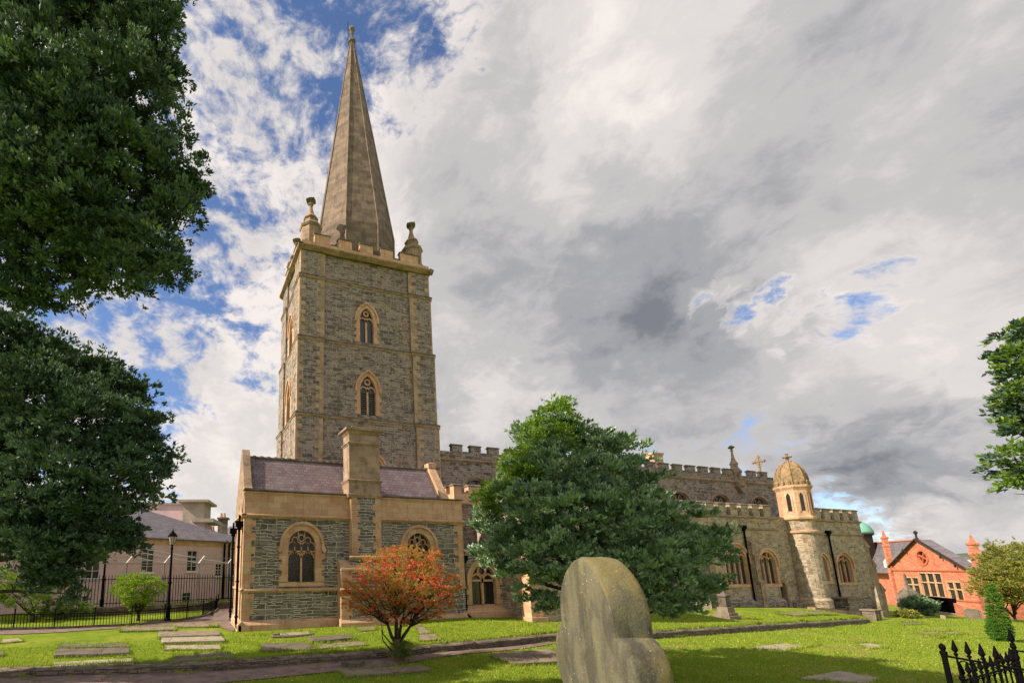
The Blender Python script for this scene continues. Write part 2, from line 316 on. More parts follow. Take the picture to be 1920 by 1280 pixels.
# ---------------------------------------------------------------- mesh helpers
class MB:
    def __init__(s): s.v = []; s.f = []; s.marks = []
    def mark(s): s.marks.append(len(s.f))
    def add(s, vs, fs):
        o = len(s.v); s.v += [tuple(p) for p in vs]; s.f += [tuple(i + o for i in f) for f in fs]; return s
    def box(s, x0, y0, z0, x1, y1, z1):
        return s.add([(x0, y0, z0), (x1, y0, z0), (x1, y1, z0), (x0, y1, z0), (x0, y0, z1), (x1, y0, z1), (x1, y1, z1), (x0, y1, z1)],
                     [(0, 3, 2, 1), (4, 5, 6, 7), (0, 1, 5, 4), (1, 2, 6, 5), (2, 3, 7, 6), (3, 0, 4, 7)])
    def prism(s, pts, vec):                 # planar polygon swept along vec
        n = len(pts); vec = Vector(vec); a = [Vector(p) for p in pts]
        return s.add(a + [p + vec for p in a], [tuple(range(n))[::-1], tuple(range(n, 2 * n))] + [(i, (i + 1) % n, (i + 1) % n + n, i + n) for i in range(n)])
    def lathe(s, cx, cy, prof, n=8, rot=0.0, sx=1, sy=1):
        vs = []; fs = []
        for r, z in prof:
            for i in range(n):
                a = rot + 2 * math.pi * i / n; vs.append((cx + r * math.cos(a) * sx, cy + r * math.sin(a) * sy, z))
        for j in range(len(prof) - 1):
            for i in range(n): fs.append((j * n + i, j * n + (i + 1) % n, (j + 1) * n + (i + 1) % n, (j + 1) * n + i))
        fs.append(tuple(range(n))[::-1]); fs.append(tuple((len(prof) - 1) * n + i for i in range(n)))
        return s.add(vs, fs)
    def tube(s, pts, rads, n=6):
        pts = [Vector(p) for p in pts]; vs = []; fs = []
        if not hasattr(rads, '__len__'): rads = [rads] * len(pts)
        for j, p in enumerate(pts):
            d = (pts[min(j + 1, len(pts) - 1)] - pts[max(j - 1, 0)]).normalized()
            a = d.cross(Vector((0, 0, 1)) if abs(d.z) < .9 else Vector((1, 0, 0))).normalized(); b = d.cross(a)
            for i in range(n):
                t = 2 * math.pi * i / n; vs.append(p + (a * math.cos(t) + b * math.sin(t)) * rads[j])
        for j in range(len(pts) - 1):
            for i in range(n): fs.append((j * n + i, j * n + (i + 1) % n, (j + 1) * n + (i + 1) % n, (j + 1) * n + i))
        fs.append(tuple(range(n))[::-1]); fs.append(tuple((len(pts) - 1) * n + i for i in range(n)))
        return s.add(vs, fs)
    def build(s, name, mat, parent=None, smooth=False, origin=None):
        mk = sorted(set(s.marks) - {0, len(s.f)})
        if mk and parent is not None:                     # every run of stones or moulding is a part of its own
            cuts = [0] + mk + [len(s.f)]; first = None
            for a, b in zip(cuts, cuts[1:]):
                ids = sorted({i for f in s.f[a:b] for i in f}); mp = {j: i for i, j in enumerate(ids)}; m2 = MB()
                m2.v = [s.v[i] for i in ids]; m2.f = [tuple(mp[i] for i in f) for f in s.f[a:b]]
                o = m2.build(name, mat, parent, smooth, origin); first = first or o
            return first
        o_ = Vector(origin) if origin is not None else (wloc(parent) if parent else Vector((0, 0, 0)))
        me = bpy.data.meshes.new(name); me.from_pydata([(v[0] - o_.x, v[1] - o_.y, v[2] - o_.z) for v in s.v], [], s.f)
        me.materials.append(mat); me.validate(); me.update()
        if smooth: me.polygons.foreach_set('use_smooth', [True] * len(me.polygons))
        return link(name, me, parent, o_ if parent is None else None)
WL = {}
def wloc(o): return WL.get(o.name, Vector((0, 0, 0)))
def link(name, data, parent=None, loc=None):
    o = bpy.data.objects.new(name, data); COL.objects.link(o)
    if parent is not None: o.parent = parent; WL[o.name] = wloc(parent)
    else:
        if loc is not None: o.location = loc
        WL[o.name] = Vector(o.location)
    return o
def tag(o, label=None, cat=None, group=None, kind=None):
    if label: o['label'] = label
    if cat: o['category'] = cat; o['kind'] = 'thing'
    if group: o['group'] = group
    if kind: o['kind'] = kind
    return o
def thing(name, loc, label, cat, group=None):
    o = link(name, None, None, Vector(loc)); o.empty_display_size = .3
    return tag(o, label, cat, group)
def quads_mesh(name, V, mat, parent, smooth=False):
    """V: (n,4,3) world verts -> one mesh of quads"""
    V = V.reshape(-1, 4, 3).copy(); o_ = wloc(parent) if parent else Vector((0, 0, 0)); V -= np.array(o_)
    n = len(V); me = bpy.data.meshes.new(name)
    me.vertices.add(n * 4); me.loops.add(n * 4); me.polygons.add(n)
    me.vertices.foreach_set('co', V.astype(np.float32).ravel()); me.loops.foreach_set('vertex_index', np.arange(n * 4, dtype=np.int32))
    me.polygons.foreach_set('loop_start', np.arange(0, n * 4, 4, dtype=np.int32)); me.polygons.foreach_set('loop_total', np.full(n, 4, dtype=np.int32))
    me.materials.append(mat); me.update(calc_edges=True)
    return link(name, me, parent)

# wall plane frames: point(u, z, d) on a wall, d outward
class Plane:
    def __init__(s, o, U, N): s.o = Vector(o); s.U = Vector(U); s.N = Vector(N)
    def p(s, u, z, d=0.0): return s.o + s.U * u + s.N * d + Vector((0, 0, z))
def FY(y): return Plane((0, y, 0), (1, 0, 0), (0, -1, 0))          # faces -Y, u = X
def FX(x): return Plane((x, 0, 0), (0, -1, 0), (-1, 0, 0))         # faces -X, u = -Y
def arch(a, h, n=9):
    """pointed arch from (-a,0) over (0,h) to (a,0)"""
    h = max(h, a * 1.001); R = (a * a + h * h) / (2 * a); c = a - R; t1 = math.atan2(h, -c)
    right = [(c + R * math.cos(t1 * i / n), R * math.sin(t1 * i / n)) for i in range(n + 1)]
    return [(-x, z) for x, z in right] + [(x, z) for x, z in right[-2::-1]]
def flat_arch(a, h, n=9):
    """depressed arch, slightly pointed"""
    pts = []
    for i in range(n + 1):
        t = math.pi / 2 * i / n; pts.append((-a * math.cos(t) ** 1.15, h * math.sin(t) ** .88))
    return pts + [(-x, z) for x, z in pts[-2::-1]]
def arc_for(a, h): return arch(a, h) if h >= a else flat_arch(a, h)
def opening(cx, z0, zs, a, h): return [(cx - a, z0)] + [(cx + x, zs + z) for x, z in arc_for(a, h)] + [(cx + a, z0)]
def wall(mb, pl, outline, holes=(), thick=0.0):
    loops = [[Vector((u, z, 0)) for u, z in outline]] + [[Vector((u, z, 0)) for u, z in h] for h in holes]
    flat = [v for l in loops for v in l]; tris = tessellate_polygon(loops)
    mb.add([pl.p(v.x, v.y) for v in flat], [tuple(t) for t in tris])
def ring(mb, pl, inner, outer, d, back, backo=0.0):
    n = len(inner); vs = [pl.p(u, z, d) for u, z in inner] + [pl.p(u, z, d) for u, z in outer] + [pl.p(u, z, -back) for u, z in inner] + [pl.p(u, z, backo) for u, z in outer]
    fs = []
    for i in range(n - 1): fs += [(i, i + 1, n + i + 1, n + i), (i, 2 * n + i, 2 * n + i + 1, i + 1), (n + i, n + i + 1, 3 * n + i + 1, 3 * n + i)]
    mb.add(vs, fs)
def strip(mb, pl, pts, w, d0, d1):
    """bar following 2D points, width w, between depths d0 (back) and d1 (front)"""
    n = len(pts); L = []; R_ = []
    for i in range(n):
        ax, az = pts[max(i - 1, 0)]; bx, bz = pts[min(i + 1, n - 1)]; dx, dz = bx - ax, bz - az; l = math.hypot(dx, dz) or 1
        nx, nz = -dz / l * w / 2, dx / l * w / 2; u, z = pts[i]; L.append((u + nx, z + nz)); R_.append((u - nx, z - nz))
    vs = [pl.p(u, z, d1) for u, z in L] + [pl.p(u, z, d1) for u, z in R_] + [pl.p(u, z, d0) for u, z in L] + [pl.p(u, z, d0) for u, z in R_]
    fs = []
    for i in range(n - 1): fs += [(i, i + 1, n + i + 1, n + i), (2 * n + i, i, i + 1, 2 * n + i + 1)[::-1], (n + i, n + i + 1, 3 * n + i + 1, 3 * n + i)]
    fs += [(0, n, 3 * n, 2 * n), (n - 1, 2 * n - 1, 4 * n - 1, 3 * n - 1)]
    mb.add(vs, fs)
def zat(a, h, x):
    pts = arc_for(a, h)
    for (x0, z0), (x1, z1) in zip(pts, pts[1:]):
        if x0 <= x <= x1: return z0 + (z1 - z0) * (x - x0) / max(1e-6, x1 - x0)
    return 0
def window(parent, pl, cx, z0, zs, a, h, lights=2, s=.22, hood=True, transom=None, style='y', t=.085, mat=None, glass=None, proud=.035, deep=.34, sill=True, louvre=False, label=None, stops=True, block=True):
    mat = mat or M['sand']; inner = opening(cx, z0, zs, a, h)
    mb = MB(); outer = [(cx - a - s, z0)] + [(cx + x, zs + z) for x, z in arc_for(a + s, h + s)] + [(cx + a + s, z0)]
    ring(mb, pl, inner, outer, proud, deep)
    # splayed inner order
    i2 = [(cx + (u - cx) * (1 - .06 / a), z - .0) for u, z in inner]
    if block:
        k = 0; zz = z0
        while zz < zs - .1:                 # long-and-short jamb stones
            if k % 2 == 0:
                for sg in (-1, 1):
                    u0 = cx + sg * (a + s); u1 = u0 + sg * .16; lo, hi = min(u0, u1), max(u0, u1)
                    b_ = [(lo, zz), (hi, zz), (hi, min(zz + .3, zs)), (lo, min(zz + .3, zs))]
                    mb.prism([pl.p(u, z, -.02) for u, z in b_], pl.N * (proud + .015))
            zz += .3; k += 1
    if hood:
        hi_ = [(cx + x, zs + z) for x, z in arc_for(a + s - .02, h + s - .02)]; ho = [(cx + x, zs + z) for x, z in arc_for(a + s + .13, h + s + .13)]
        hi_ = [(hi_[0][0], zs - .22)] + hi_ + [(hi_[-1][0], zs - .22)]; ho = [(ho[0][0], zs - .22)] + ho + [(ho[-1][0], zs - .22)]
        ring(mb, pl, hi_, ho, .15, -.02)
        if stops:
            for sg in (-1, 1):
                u = cx + sg * (a + s + .12); mb.prism([pl.p(u + dx, zs - .26 + dz, -.01) for dx, dz in ((0, -.17), (.15, 0), (0, .17), (-.15, 0))], pl.N * .19)
    if sill:
        o2 = a + s + .14
        mb.prism([pl.p(cx - o2, z0 - .26, -.02), pl.p(cx - o2, z0 - .26, .06), pl.p(cx - o2, z0 - .04, .06), pl.p(cx - o2, z0, -deep)], pl.U * 2 * o2)
    w = mb.build('window', mat, parent)
    if label: w['label'] = label
    tr = MB(); d0, d1 = -.27, -.13
    lw = 2 * a / lights
    head = zs if transom is None else zs
    if style == 'perp':        # transomed lower lights, small upper lights and pierced circles
        tz = transom
        strip(tr, pl, [(cx, z0), (cx, tz)], t * 1.3, d0, d1); strip(tr, pl, [(cx - a, tz), (cx + a, tz)], t, d0, d1)
        for sg in (-1, 1):
            c2 = cx + sg * a / 2; aa = a / 2 - .03
            strip(tr, pl, [(c2 + x, tz - .36 + z) for x, z in arch(aa, aa * 1.0, 6)], t * .8, d0, d1)
            for q_ in (-.62, -.2, .2, .62): strip(tr, pl, [(c2 + q_ * aa, tz - .36 + aa * (1 - abs(q_) ** 2) ** .5), (c2 + q_ * aa * .85, tz - .36 + aa * (1 - abs(q_) ** 2) ** .5 - .10)], t * .55, d0 + .03, d1 - .02)
        for i in (-1, 0, 1): strip(tr, pl, [(cx + i * a / 2, tz), (cx + i * a / 2, tz + .48)], t * .8, d0, d1)
        for i in range(4):
            c2 = cx + (i - 1.5) * a / 2; strip(tr, pl, [(c2 + x, tz + .26 + z) for x, z in arch(a / 4, a / 4 * 1.25, 5)], t * .8, d0, d1)
        for i in (-1, 0, 1):
            rr = .165; zc = zs + .27 + (.12 if i == 0 else -.02); xc = cx + i * a * .48
            strip(tr, pl, [(xc + rr * math.cos(v), zc + (rr + .02) * math.sin(v)) for v in [2 * math.pi * j / 12 for j in range(13)]], t * .8, d0, d1)
            if i: strip(tr, pl, [(cx + i * a / 4, tz + .55), (cx + i * a * .24, zs + zat(a, h, i * a * .24))], t * .7, d0, d1)
    elif style == 'round':     # two cusped lights under a foiled circle
        strip(tr, pl, [(cx, z0), (cx, zs + h * .25)], t * 1.2, d0, d1)
        for sg in (-1, 1):
            c2 = cx + sg * a / 2; strip(tr, pl, [(c2 + x, zs - .1 + z) for x, z in arch(a / 2, a * .62, 6)], t * .8, d0, d1)
        rr = a * .33
        strip(tr, pl, [(cx + rr * math.cos(v), zs + h * .60 + rr * math.sin(v)) for v in [2 * math.pi * j / 14 for j in range(15)]], t * .9, d0, d1)
        if transom: strip(tr, pl, [(cx - a, transom), (cx + a, transom)], t, d0, d1)
    else:
        for i in range(1, lights):
            u = cx - a + i * lw; strip(tr, pl, [(u, z0), (u, zs + (zat(a, h, u - cx) if style == 'run' else h * .15))], t, d0, d1)
        for i in range(lights):
            c2 = cx - a + (i + .5) * lw; zz = zs - (.12 if style == 'run' else lw * .25) + (zat(a, h, c2 - cx) * .35 if style == 'run' else 0)
            strip(tr, pl, [(c2 + x, zz + z) for x, z in arch(lw / 2, lw * .62, 5)], t * .8, d0, d1)
        if style == 'y':
            for i in range(1, lights):
                u = cx - a + i * lw; rr = lw * .30
                strip(tr, pl, [(u + rr * .8 * math.cos(v), zs + h * .42 + rr * 1.25 * math.sin(v)) for v in [2 * math.pi * j / 10 for j in range(11)]], t * .7, d0, d1)
                strip(tr, pl, [(u, zs + h * .42 + rr * 1.25), (u, zs + zat(a, h, u - cx))], t * .7, d0, d1)
        if transom: strip(tr, pl, [(cx - a, transom), (cx + a, transom)], t, d0, d1)
    tr.build('tracery', mat, w)
    g_ = MB(); wall(g_, Plane(pl.p(0, 0, -.26), pl.U, pl.N), inner)
    g_.build('pane', glass or M['lead'], w)
    if louvre:
        lv = MB(); zz = z0 + .1
        while zz < zs - .05:
            lv.prism([pl.p(cx - a + .02, zz, -.25), pl.p(cx - a + .02, zz, -.255), pl.p(cx - a + .02, zz - .09, -.16), pl.p(cx - a + .02, zz - .075, -.16)], pl.U * (2 * a - .04)); zz += .17
        lv.build('louvre', M['coping'], w)
    return inner
def band(mb, pl, u0, u1, z0, z1, d, back=.05, slope=True):
    """moulded string course: weathered top, undercut below"""
    mb.mark()
    prof = [(z0, -back), (z0 + (z1 - z0) * .3, d * .55), (z0 + (z1 - z0) * .5, d), (z0 + (z1 - z0) * .72, d), (z1, .0), (z1, -back)]
    mb.prism([pl.p(u0, z, dd) for z, dd in prof], pl.U * (u1 - u0))
def merlons(mb, pl, spans, z0, z1, d=.0, th=.4, cop=None):
    for a, b in spans:
        mb.prism([pl.p(u, z, d) for u, z in ((a, z0), (b, z0), (b, z1), (a, z1))], -pl.N * th)
        if cop is not None:
            cop.mark()
            cop.prism([pl.p(a - .05, z1 - .02, d + .07), pl.p(a - .05, z1 + .05, d + .07), pl.p(a - .05, z1 + .17, d - th / 2), pl.p(a - .05, z1 + .05, d - th - .07), pl.p(a - .05, z1 - .02, d - th - .07)], pl.U * (b - a + .1))
def quoins(mb, pl, u, side, z0, z1, long_=.5, short=.28, hgt=.33, d=.018):
    mb.mark(); k = 0; z = z0
    while z < z1 - .05:
        w = long_ if k % 2 else short; zz = min(z + hgt, z1); a, b = (u, u + side * w) if side > 0 else (u + side * w, u)
        mb.prism([pl.p(a, z, -.03), pl.p(b, z, -.03), pl.p(b, zz - .006, -.03), pl.p(a, zz - .006, -.03)], pl.N * (d + .03 + random.uniform(0, .006))); z = zz; k += 1

# ================================================================ setting: ground, path
def grid_axis(lo, hi, flo, fhi, fine, g=1.35):
    a = list(np.arange(flo, fhi + 1e-6, fine)); st = fine; x = a[-1]
    while x < hi: st *= g; x += st; a.append(min(x, hi))
    st = fine; x = a[0]; b = []
    while x > lo: st *= g; x -= st; b.append(max(x, lo))
    return np.array(b[::-1] + a)
def ground():
    xs = grid_axis(-900, 2600, -14, 58, .3); ys = grid_axis(-300, 2600, 1, 34, .22)
    vs = [(x, y, gz(x, y)) for y in ys for x in xs]; nx = len(xs)
    fs = [(j * nx + i, j * nx + i + 1, (j + 1) * nx + i + 1, (j + 1) * nx + i) for j in range(len(ys) - 1) for i in range(nx - 1)]
    me = bpy.data.meshes.new('ground'); me.from_pydata(vs, [], fs); me.materials.append(M['grass']); me.update()
    me.polygons.foreach_set('use_smooth', [True] * len(me.polygons))
    tag(link('ground', me), kind='structure')
ground()
def drape(name, pts, mat, lift=.03, sub=.6):
    """flat sheet following the ground inside a strip given by two matching edge lines"""
    A, B = pts; mb = MB(); rows = []
    for (a, b) in zip(A, B):
        a = Vector(a[:2]); b = Vector(b[:2]); n = 6
        rows.append([a.lerp(b, i / n) for i in range(n + 1)])
    R2 = []
    for r0, r1 in zip(rows, rows[1:]):
        m_ = max(1, int((r1[0] - r0[0]).length / sub))
        for j in range(m_): R2.append([p.lerp(q_, j / m_) for p, q_ in zip(r0, r1)])
    R2.append(rows[-1]); n = 7
    vs = [(p.x, p.y, gz(p.x, p.y) + lift) for r in R2 for p in r]
    mb.add(vs, [(j * n + i, j * n + i + 1, (j + 1) * n + i + 1, (j + 1) * n + i) for j in range(len(R2) - 1) for i in range(n - 1)])
    return mb.build(name, mat, smooth=True)
kx = [-13, -9, -5.5, -1.6, 2.6, 5, 7.3, 9, 11, 13, 15, 17]
wd = [3.2, 3.0, 2.6, 2.2, 1.75, 1.4, 1.15, 1.0, .85, .7, .6, .5]
low = [(x, ip(x, KERB) - .12) for x in kx]; out = [(x + .1, ip(x, KERB) - .12 - w) for x, w in zip(kx, wd)]
tag(drape('path', (low, out), M['asphalt'], .035, .4), kind='structure')
up_a = [G(0, 1190), G(120, 1185), G(230, 1178), G(330, 1173), G(392, 1170), G(436, 1184)]
up_b = [G(0, 1181), G(120, 1178), G(230, 1173), G(335, 1163), G(402, 1149), G(440, 1120)]
up_a = [up_a[0] + Vector((-6, 1.5, 0))] + up_a + [Vector((4.5, 33, 0))]; up_b = [up_b[0] + Vector((-6, 1.5, 0))] + up_b[:-1] + [Vector((2.2, 40, 0)), Vector((3.0, 48, 0))]
tag(drape('footpath', (up_a, up_b), M['asphalt'], .03, .4), kind='structure')
# retaining kerb of dark rubble under the upper lawn
def kerb():
    mb = MB(); xs = np.arange(-20, 54.6, .33); P0 = []
    for x in xs:
        y = ip(x, KERB); P0.append((x, y, ip(x, ZK), ip(x, DROP)))
    sec = []
    for x, y, z, d in P0:
        j = random.uniform(-.025, .025); base = z - d - .25; lo_ = gz(x, y - .3) - .15
        sec.append([(x, y - .16 + j, min(base, lo_)), (x, y - .13 + j, z - .02 + j * .6), (x, y - .06 + j, z + .03 + j), (x, y + .3, z + .035 + j * .5), (x, y + .42, z - .1)])
    n = 5; vs = [p for s_ in sec for p in s_]
    fs = [(j * n + i, j * n + i + 1, (j + 1) * n + i + 1, (j + 1) * n + i) for j in range(len(sec) - 1) for i in range(n - 1)]
    mb.add(vs, fs); tag(mb.build('retaining_kerb', M['kerb']), 'long low dark rubble kerb holding up the edge of the upper lawn', 'kerb')
kerb()

# ================================================================ cathedral
C_ = thing('cathedral', (13.7, 36.3, 0), 'medieval style stone cathedral with tall tapering spire, square tower, battlements and domed stair turret', 'cathedral')
def part(mb, name, mat, label=None, parent=None, smooth=False):
    o = mb.build(name, mat, parent or C_, smooth)
    if label: o['label'] = label
    return o
# ---- tower
TX0, TX1, TY0, TY1 = 7.5, 19.85, 32.85, 40.2
stages = [(0, 14.6, 0.0), (14.6, 20.95, .10), (20.95, 26.45, .22), (26.45, 28.95, .30)]
dk_ = MB()
def band2(mb, pl, u0, u1, z0, z1, d):
    band(mb, pl, u0, u1, z0, z1, d); h = z1 - z0; band(dk_, pl, u0 - .001, u1 + .001, z0 + h * .52, z1 + .03, d + .035)  # dark strip added on top, standing in for the string course's shadow line
tw = MB(); wins = {1: (15.25, 17.35, .68, 1.25), 2: (21.55, 23.55, .62, 1.15)}
qb = MB(); sb = MB(); twins = []
for i, (z0, z1, ins) in enumerate(stages):
    x0, x1, y0, y1 = TX0 + ins + .15, TX1 - ins - .15, TY0 + ins * .6, TY1 - ins * .6
    fr = FY(y0); lf = FX(x0); hs = []; hl = []
    if i in wins:
        a0, a1, aw, ah = wins[i]; hs = [opening(13.55, a0, a1, aw, ah)]; hl = [opening(-(y0 + y1) / 2, a0, a1, aw, ah)]
        twins.append((fr, 13.55, i)); twins.append((lf, -(y0 + y1) / 2, i))
    if i == 0: hs = [opening(13.9, 8.8, 10.6, .8, 1.3)]; twins.append((fr, 13.9, 0))
    wall(tw, fr, [(x0, z0), (x1, z0), (x1, z1), (x0, z1)], hs); wall(tw, lf, [(-y1, z0), (-y0, z0), (-y0, z1), (-y1, z1)], hl)
    tw.add([(x1, y0, z0), (x1, y1, z0), (x1, y1, z1), (x1, y0, z1)], [(0, 1, 2, 3)]); tw.add([(x0, y1, z0), (x1, y1, z0), (x1, y1, z1), (x0, y1, z1)], [(0, 1, 2, 3)])
    bw = 2.15 - ins * .3                                   # clasping corner buttresses
    for bx0, bx1, sx in ((TX0 + ins, TX0 + ins + bw, 1), (TX1 - ins - bw, TX1 - ins, -1)):
        for by0, by1 in ((y0 - .15, y0 + 1.9), (y1 - 1.9, y1 + .15)):
            tw.box(bx0, by0, z0, bx1, by1, z1)
    bp = FY(y0 - .15); zz = z0 + (.42 if i else 6)
    quoins(qb, bp, TX0 + ins + bw, -1, zz, z1 - .1, .66, .34, .36); quoins(qb, bp, TX1 - ins - bw, 1, zz, z1 - .1, .66, .34, .36)
    quoins(qb, bp, TX0 + ins, 1, zz, z1 - .1, .48, .16, .36, .012); quoins(qb, bp, TX1 - ins, -1, zz, z1 - .1, .5 if i in (0, 3) else .2, .12, .36, .012)
    lp = FX(TX0 + ins); quoins(qb, lp, -(y0 - .15), -1, zz, z1 - .1, .5, .3, .36); quoins(qb, lp, -(y0 + 1.9), 1, zz, z1 - .1, .3, .2, .36)
    if i:                                                  # string course wrapping every face
        dz = .42 if i < 3 else .36; e = .16
        band2(sb, fr, TX0 + ins + bw + .002, TX1 - ins - bw - .002, z0 - .12, z0 + dz - .12, e)
        for bx0, bx1 in ((TX0 + ins - .17, TX0 + ins + bw), (TX1 - ins - bw, TX1 - ins + .17)): band2(sb, FY(y0 - .15), bx0, bx1, z0 - .12, z0 + dz - .12, e)
        band2(sb, lf, -y1 + 1.9, -y0 - 1.9, z0 - .12, z0 + dz - .12, e)
        for a, b in ((-y0 - 1.9, -y0 + .32), (-y1 - .3, -y1 + 1.9)): band2(sb, FX(TX0 + ins), a, b, z0 - .118, z0 + dz - .118, e)
        rp = Plane((TX1 - ins, 0, 0), (0, 1, 0), (1, 0, 0)); band2(sb, rp, y0 - .32, y1 + .3, z0 - .118, z0 + dz - .118, e)
part(dk_, 'shadow_line', M['coping'])
part(tw, 'tower', M['tower'], 'square tower of dark rubble slate')
part(qb, 'quoin_stones', M['sandm'])
for fr, cx, i in twins:
    if i == 0: window(C_, fr, cx, 8.8, 10.6, .8, 1.3, 2, .25, True, None, 'round')
    else:
        a0, a1, aw, ah = wins[i]; window(C_, fr, cx, a0, a1, aw, ah, 2, .33, True, None, 'round', louvre=(i == 1), label='louvred belfry window' if i == 1 else None, sill=False, stops=False, t=.13, mat=M['sand'])
# parapet and cornice
zc = 28.95; ins = .30; x0, x1, y0, y1 = TX0 + ins, TX1 - ins, TY0 + .02, TY1 - .02
for pl, a, b in ((FY(y0 - .15), x0 - .3, x1 + .3), (FX(x0), -y1 - .45, -y0 + .45), (Plane((x1, 0, 0), (0, 1, 0), (1, 0, 0)), y0 - .45, y1 + .45), (Plane((0, y1 + .15, 0), (1, 0, 0), (0, 1, 0)), x0 - .3, x1 + .3)):
    band(sb, pl, a, b, zc - .06 + (.002 if pl.N.x else 0), zc + .38, .30)
part(sb, 'string_course', M['sandd'])
pp = MB(); cp = MB(); zp = 29.25; fp = FY(y0 - .12)
pp.box(x0 + .02, y0 - .12, zp - .2, x1 - .02, y0 + .3, 29.72); pp.box(x0 + .02, y0 + .31, zp - .2, x0 + .42, y1 + .1, 29.72); pp.box(x1 - .42, y0 + .31, zp - .2, x1 - .02, y1 + .1, 29.72); pp.box(x0 + .43, y1 - .3, zp - .2, x1 - .43, y1 + .1, 29.72)
sp_ = [(8.9, 10.25), (11.0, 12.2), (12.95, 14.15), (14.85, 16.05), (16.75, 18.5)]
merlons(pp, fp, sp_, 29.72, 30.5, 0, .4, cp)
for u0 in (34.6, 36.3, 38.0): merlons(pp, FX(x0), [(-u0 - 1.0, -u0)], 29.72, 30.5, 0, .4, cp); merlons(pp, Plane((x1, 0, 0), (0, 1, 0), (1, 0, 0)), [(u0, u0 + 1.0)], 29.72, 30.5, 0, .4, cp)
merlons(pp, Plane((0, y1 + .1, 0), (1, 0, 0), (0, 1, 0)), sp_, 29.72, 30.5, 0, .4, cp)
for a, b in zip([9.0] + [s_[1] for s_ in sp_], [s_[0] for s_ in sp_] + [18.6]):
    if b > a + .1:
        cp.mark(); cp.box(a + .06, y0 - .17, 29.73, b - .06, y0 + .36, 29.80)
pr = part(pp, 'parapet', M['sand'], 'sandstone battlements of the tower'); cp.build('coping', M['coping'], pr)
tr_ = MB(); tr_.box(x0 + .4, y0 + .3, 28.9, x1 - .4, y1 - .3, 29.1); part(tr_, 'tower_roof', M['coping'])
def pinnacle(px, py, z0, R, h1, hs_=1.0, parent=C_, base=True):
    mb = MB(); r8 = math.pi / 8
    if base: mb.box(px - R * 1.02, py - R * 1.02, z0, px + R * 1.02, py + R * 1.02, z0 + h1 * .28); mb.lathe(px, py, [(R * 1.32, z0 + h1 * .28), (R * 1.04, z0 + h1 * .45)], 4, math.pi / 4)
    mb.lathe(px, py, [(R, z0 + .1), (R, z0 + h1), (R * 1.10, z0 + h1 + .06), (R * 1.18, z0 + h1 + .20), (R * 1.18, z0 + h1 + .27), (R * .78, z0 + h1 + .62), (R * .66, z0 + h1 + .70), (R * .62, z0 + h1 + 1.0), (R * .76, z0 + h1 + 1.06), (R * .76, z0 + h1 + 1.14),
                      (R * .40, z0 + h1 + 1.5), (R * .22, z0 + h1 + 2.1), (R * .17, z0 + h1 + 2.5), (R * .28, z0 + h1 + 2.56), (R * .28, z0 + h1 + 2.64)], 8, r8)
    o = mb.build('pinnacle', M['sandd'], parent)
    f = MB(); zf = z0 + h1 + 2.62
    f.lathe(px, py, [(R * .16, zf), (R * .20, zf + .14), (R * .44, zf + .26), (R * .52, zf + .36), (R * .40, zf + .46), (R * .22, zf + .54), (R * .10, zf + .58)], 8)
    for k in range(4):
        a = k * math.pi / 2 + .3; f.lathe(px + R * .42 * math.cos(a), py + R * .42 * math.sin(a), [(.02, zf + .22), (R * .16, zf + .30), (R * .16, zf + .38), (.02, zf + .46)], 6)
    f.build('finial', M['coping'], o); return o
for px_, py_ in ((8.85, 33.85), (18.5, 33.85), (8.85, 39.1), (18.5, 39.1)): pinnacle(px_, py_, 29.2, .86, 2.35)
# spire
sx, sy = 13.80, 36.5; rot = math.pi / 8 - math.radians(8)
sp = MB(); Rz = lambda z: 3.78 * (58.35 - z) / (58.35 - 33)
lev = [(3.70, 29.0), (3.78, 33.0)] + [(Rz(z), z) for z in (36, 39, 42, 45, 48, 51, 54, 56.9)]
sp.lathe(sx, sy, lev, 8, rot)
for k in range(8):                                        # rolled arrises
    a = rot + k * math.pi / 4; sp.tube([(sx + r * math.cos(a), sy + r * math.sin(a), z) for r, z in lev], [.10] * 2 + [.09] * 4 + [.06] * 4, 5)
so = part(sp, 'spire', M['spire'], 'tall octagonal stone spire')
f = MB(); f.lathe(sx, sy, [(.18, 56.8), (.42, 56.95), (.42, 57.15), (.2, 57.25), (.15, 57.9), (.20, 58.3), (.34, 58.6), (.30, 58.85), (.08, 59.0)], 8); f.build('finial', M['coping'], so)
f = MB(); f.tube([(sx - .42, sy, 57.1), (sx - .42, sy, 59.5)], .03, 5); f.build('lightning_rod', M['iron'], so)

# ---- nave clerestory
NZ, NY = 12.05, 33.2; nv = MB(); nx0, nx1 = TX1 - .02, 62.3
nw = [23.45, 29.4, 35.4, 41.4, 47.3, 53.2, 59.2]
wall(nv, FY(NY), [(nx0, 0), (nx1, 0), (nx1, NZ + .85), (nx0, NZ + .85)], [opening(c, 8.2, 9.55, 1.22, .98) for c in nw])
nv.box(nx0, NY + .35, 0, nx1, NY + .5, NZ + .85); nv.add([(nx1, NY, 0), (nx1, 42, 0), (nx1, 42, NZ + .85), (nx1, NY, NZ + .85)], [(0, 1, 2, 3)]); nv.add([(nx0, NY, NZ + .85), (nx1, NY, NZ + .85), (nx1, NY + .45, NZ + .85), (nx0, NY + .45, NZ + .85)], [(0, 1, 2, 3)])
cp = MB(); u = 21.35; spn = []
while u < nx1 - .6: spn.append((u, u + 1.0)); u += 1.86
spn = [s_ for s_ in spn if not (s_[0] < 56.9 and s_[1] > 55.9)]
merlons(nv, FY(NY), spn, NZ + .85, NZ + 1.42, 0, .4, cp)
for a, b in zip([nx0] + [s_[1] for s_ in spn], [s_[0] for s_ in spn] + [nx1]): 
    if b - a < 1.5:
        cp.mark(); cp.box(a + .06, NY - .06, NZ + .853, b - .06, NY + .46, NZ + .90)
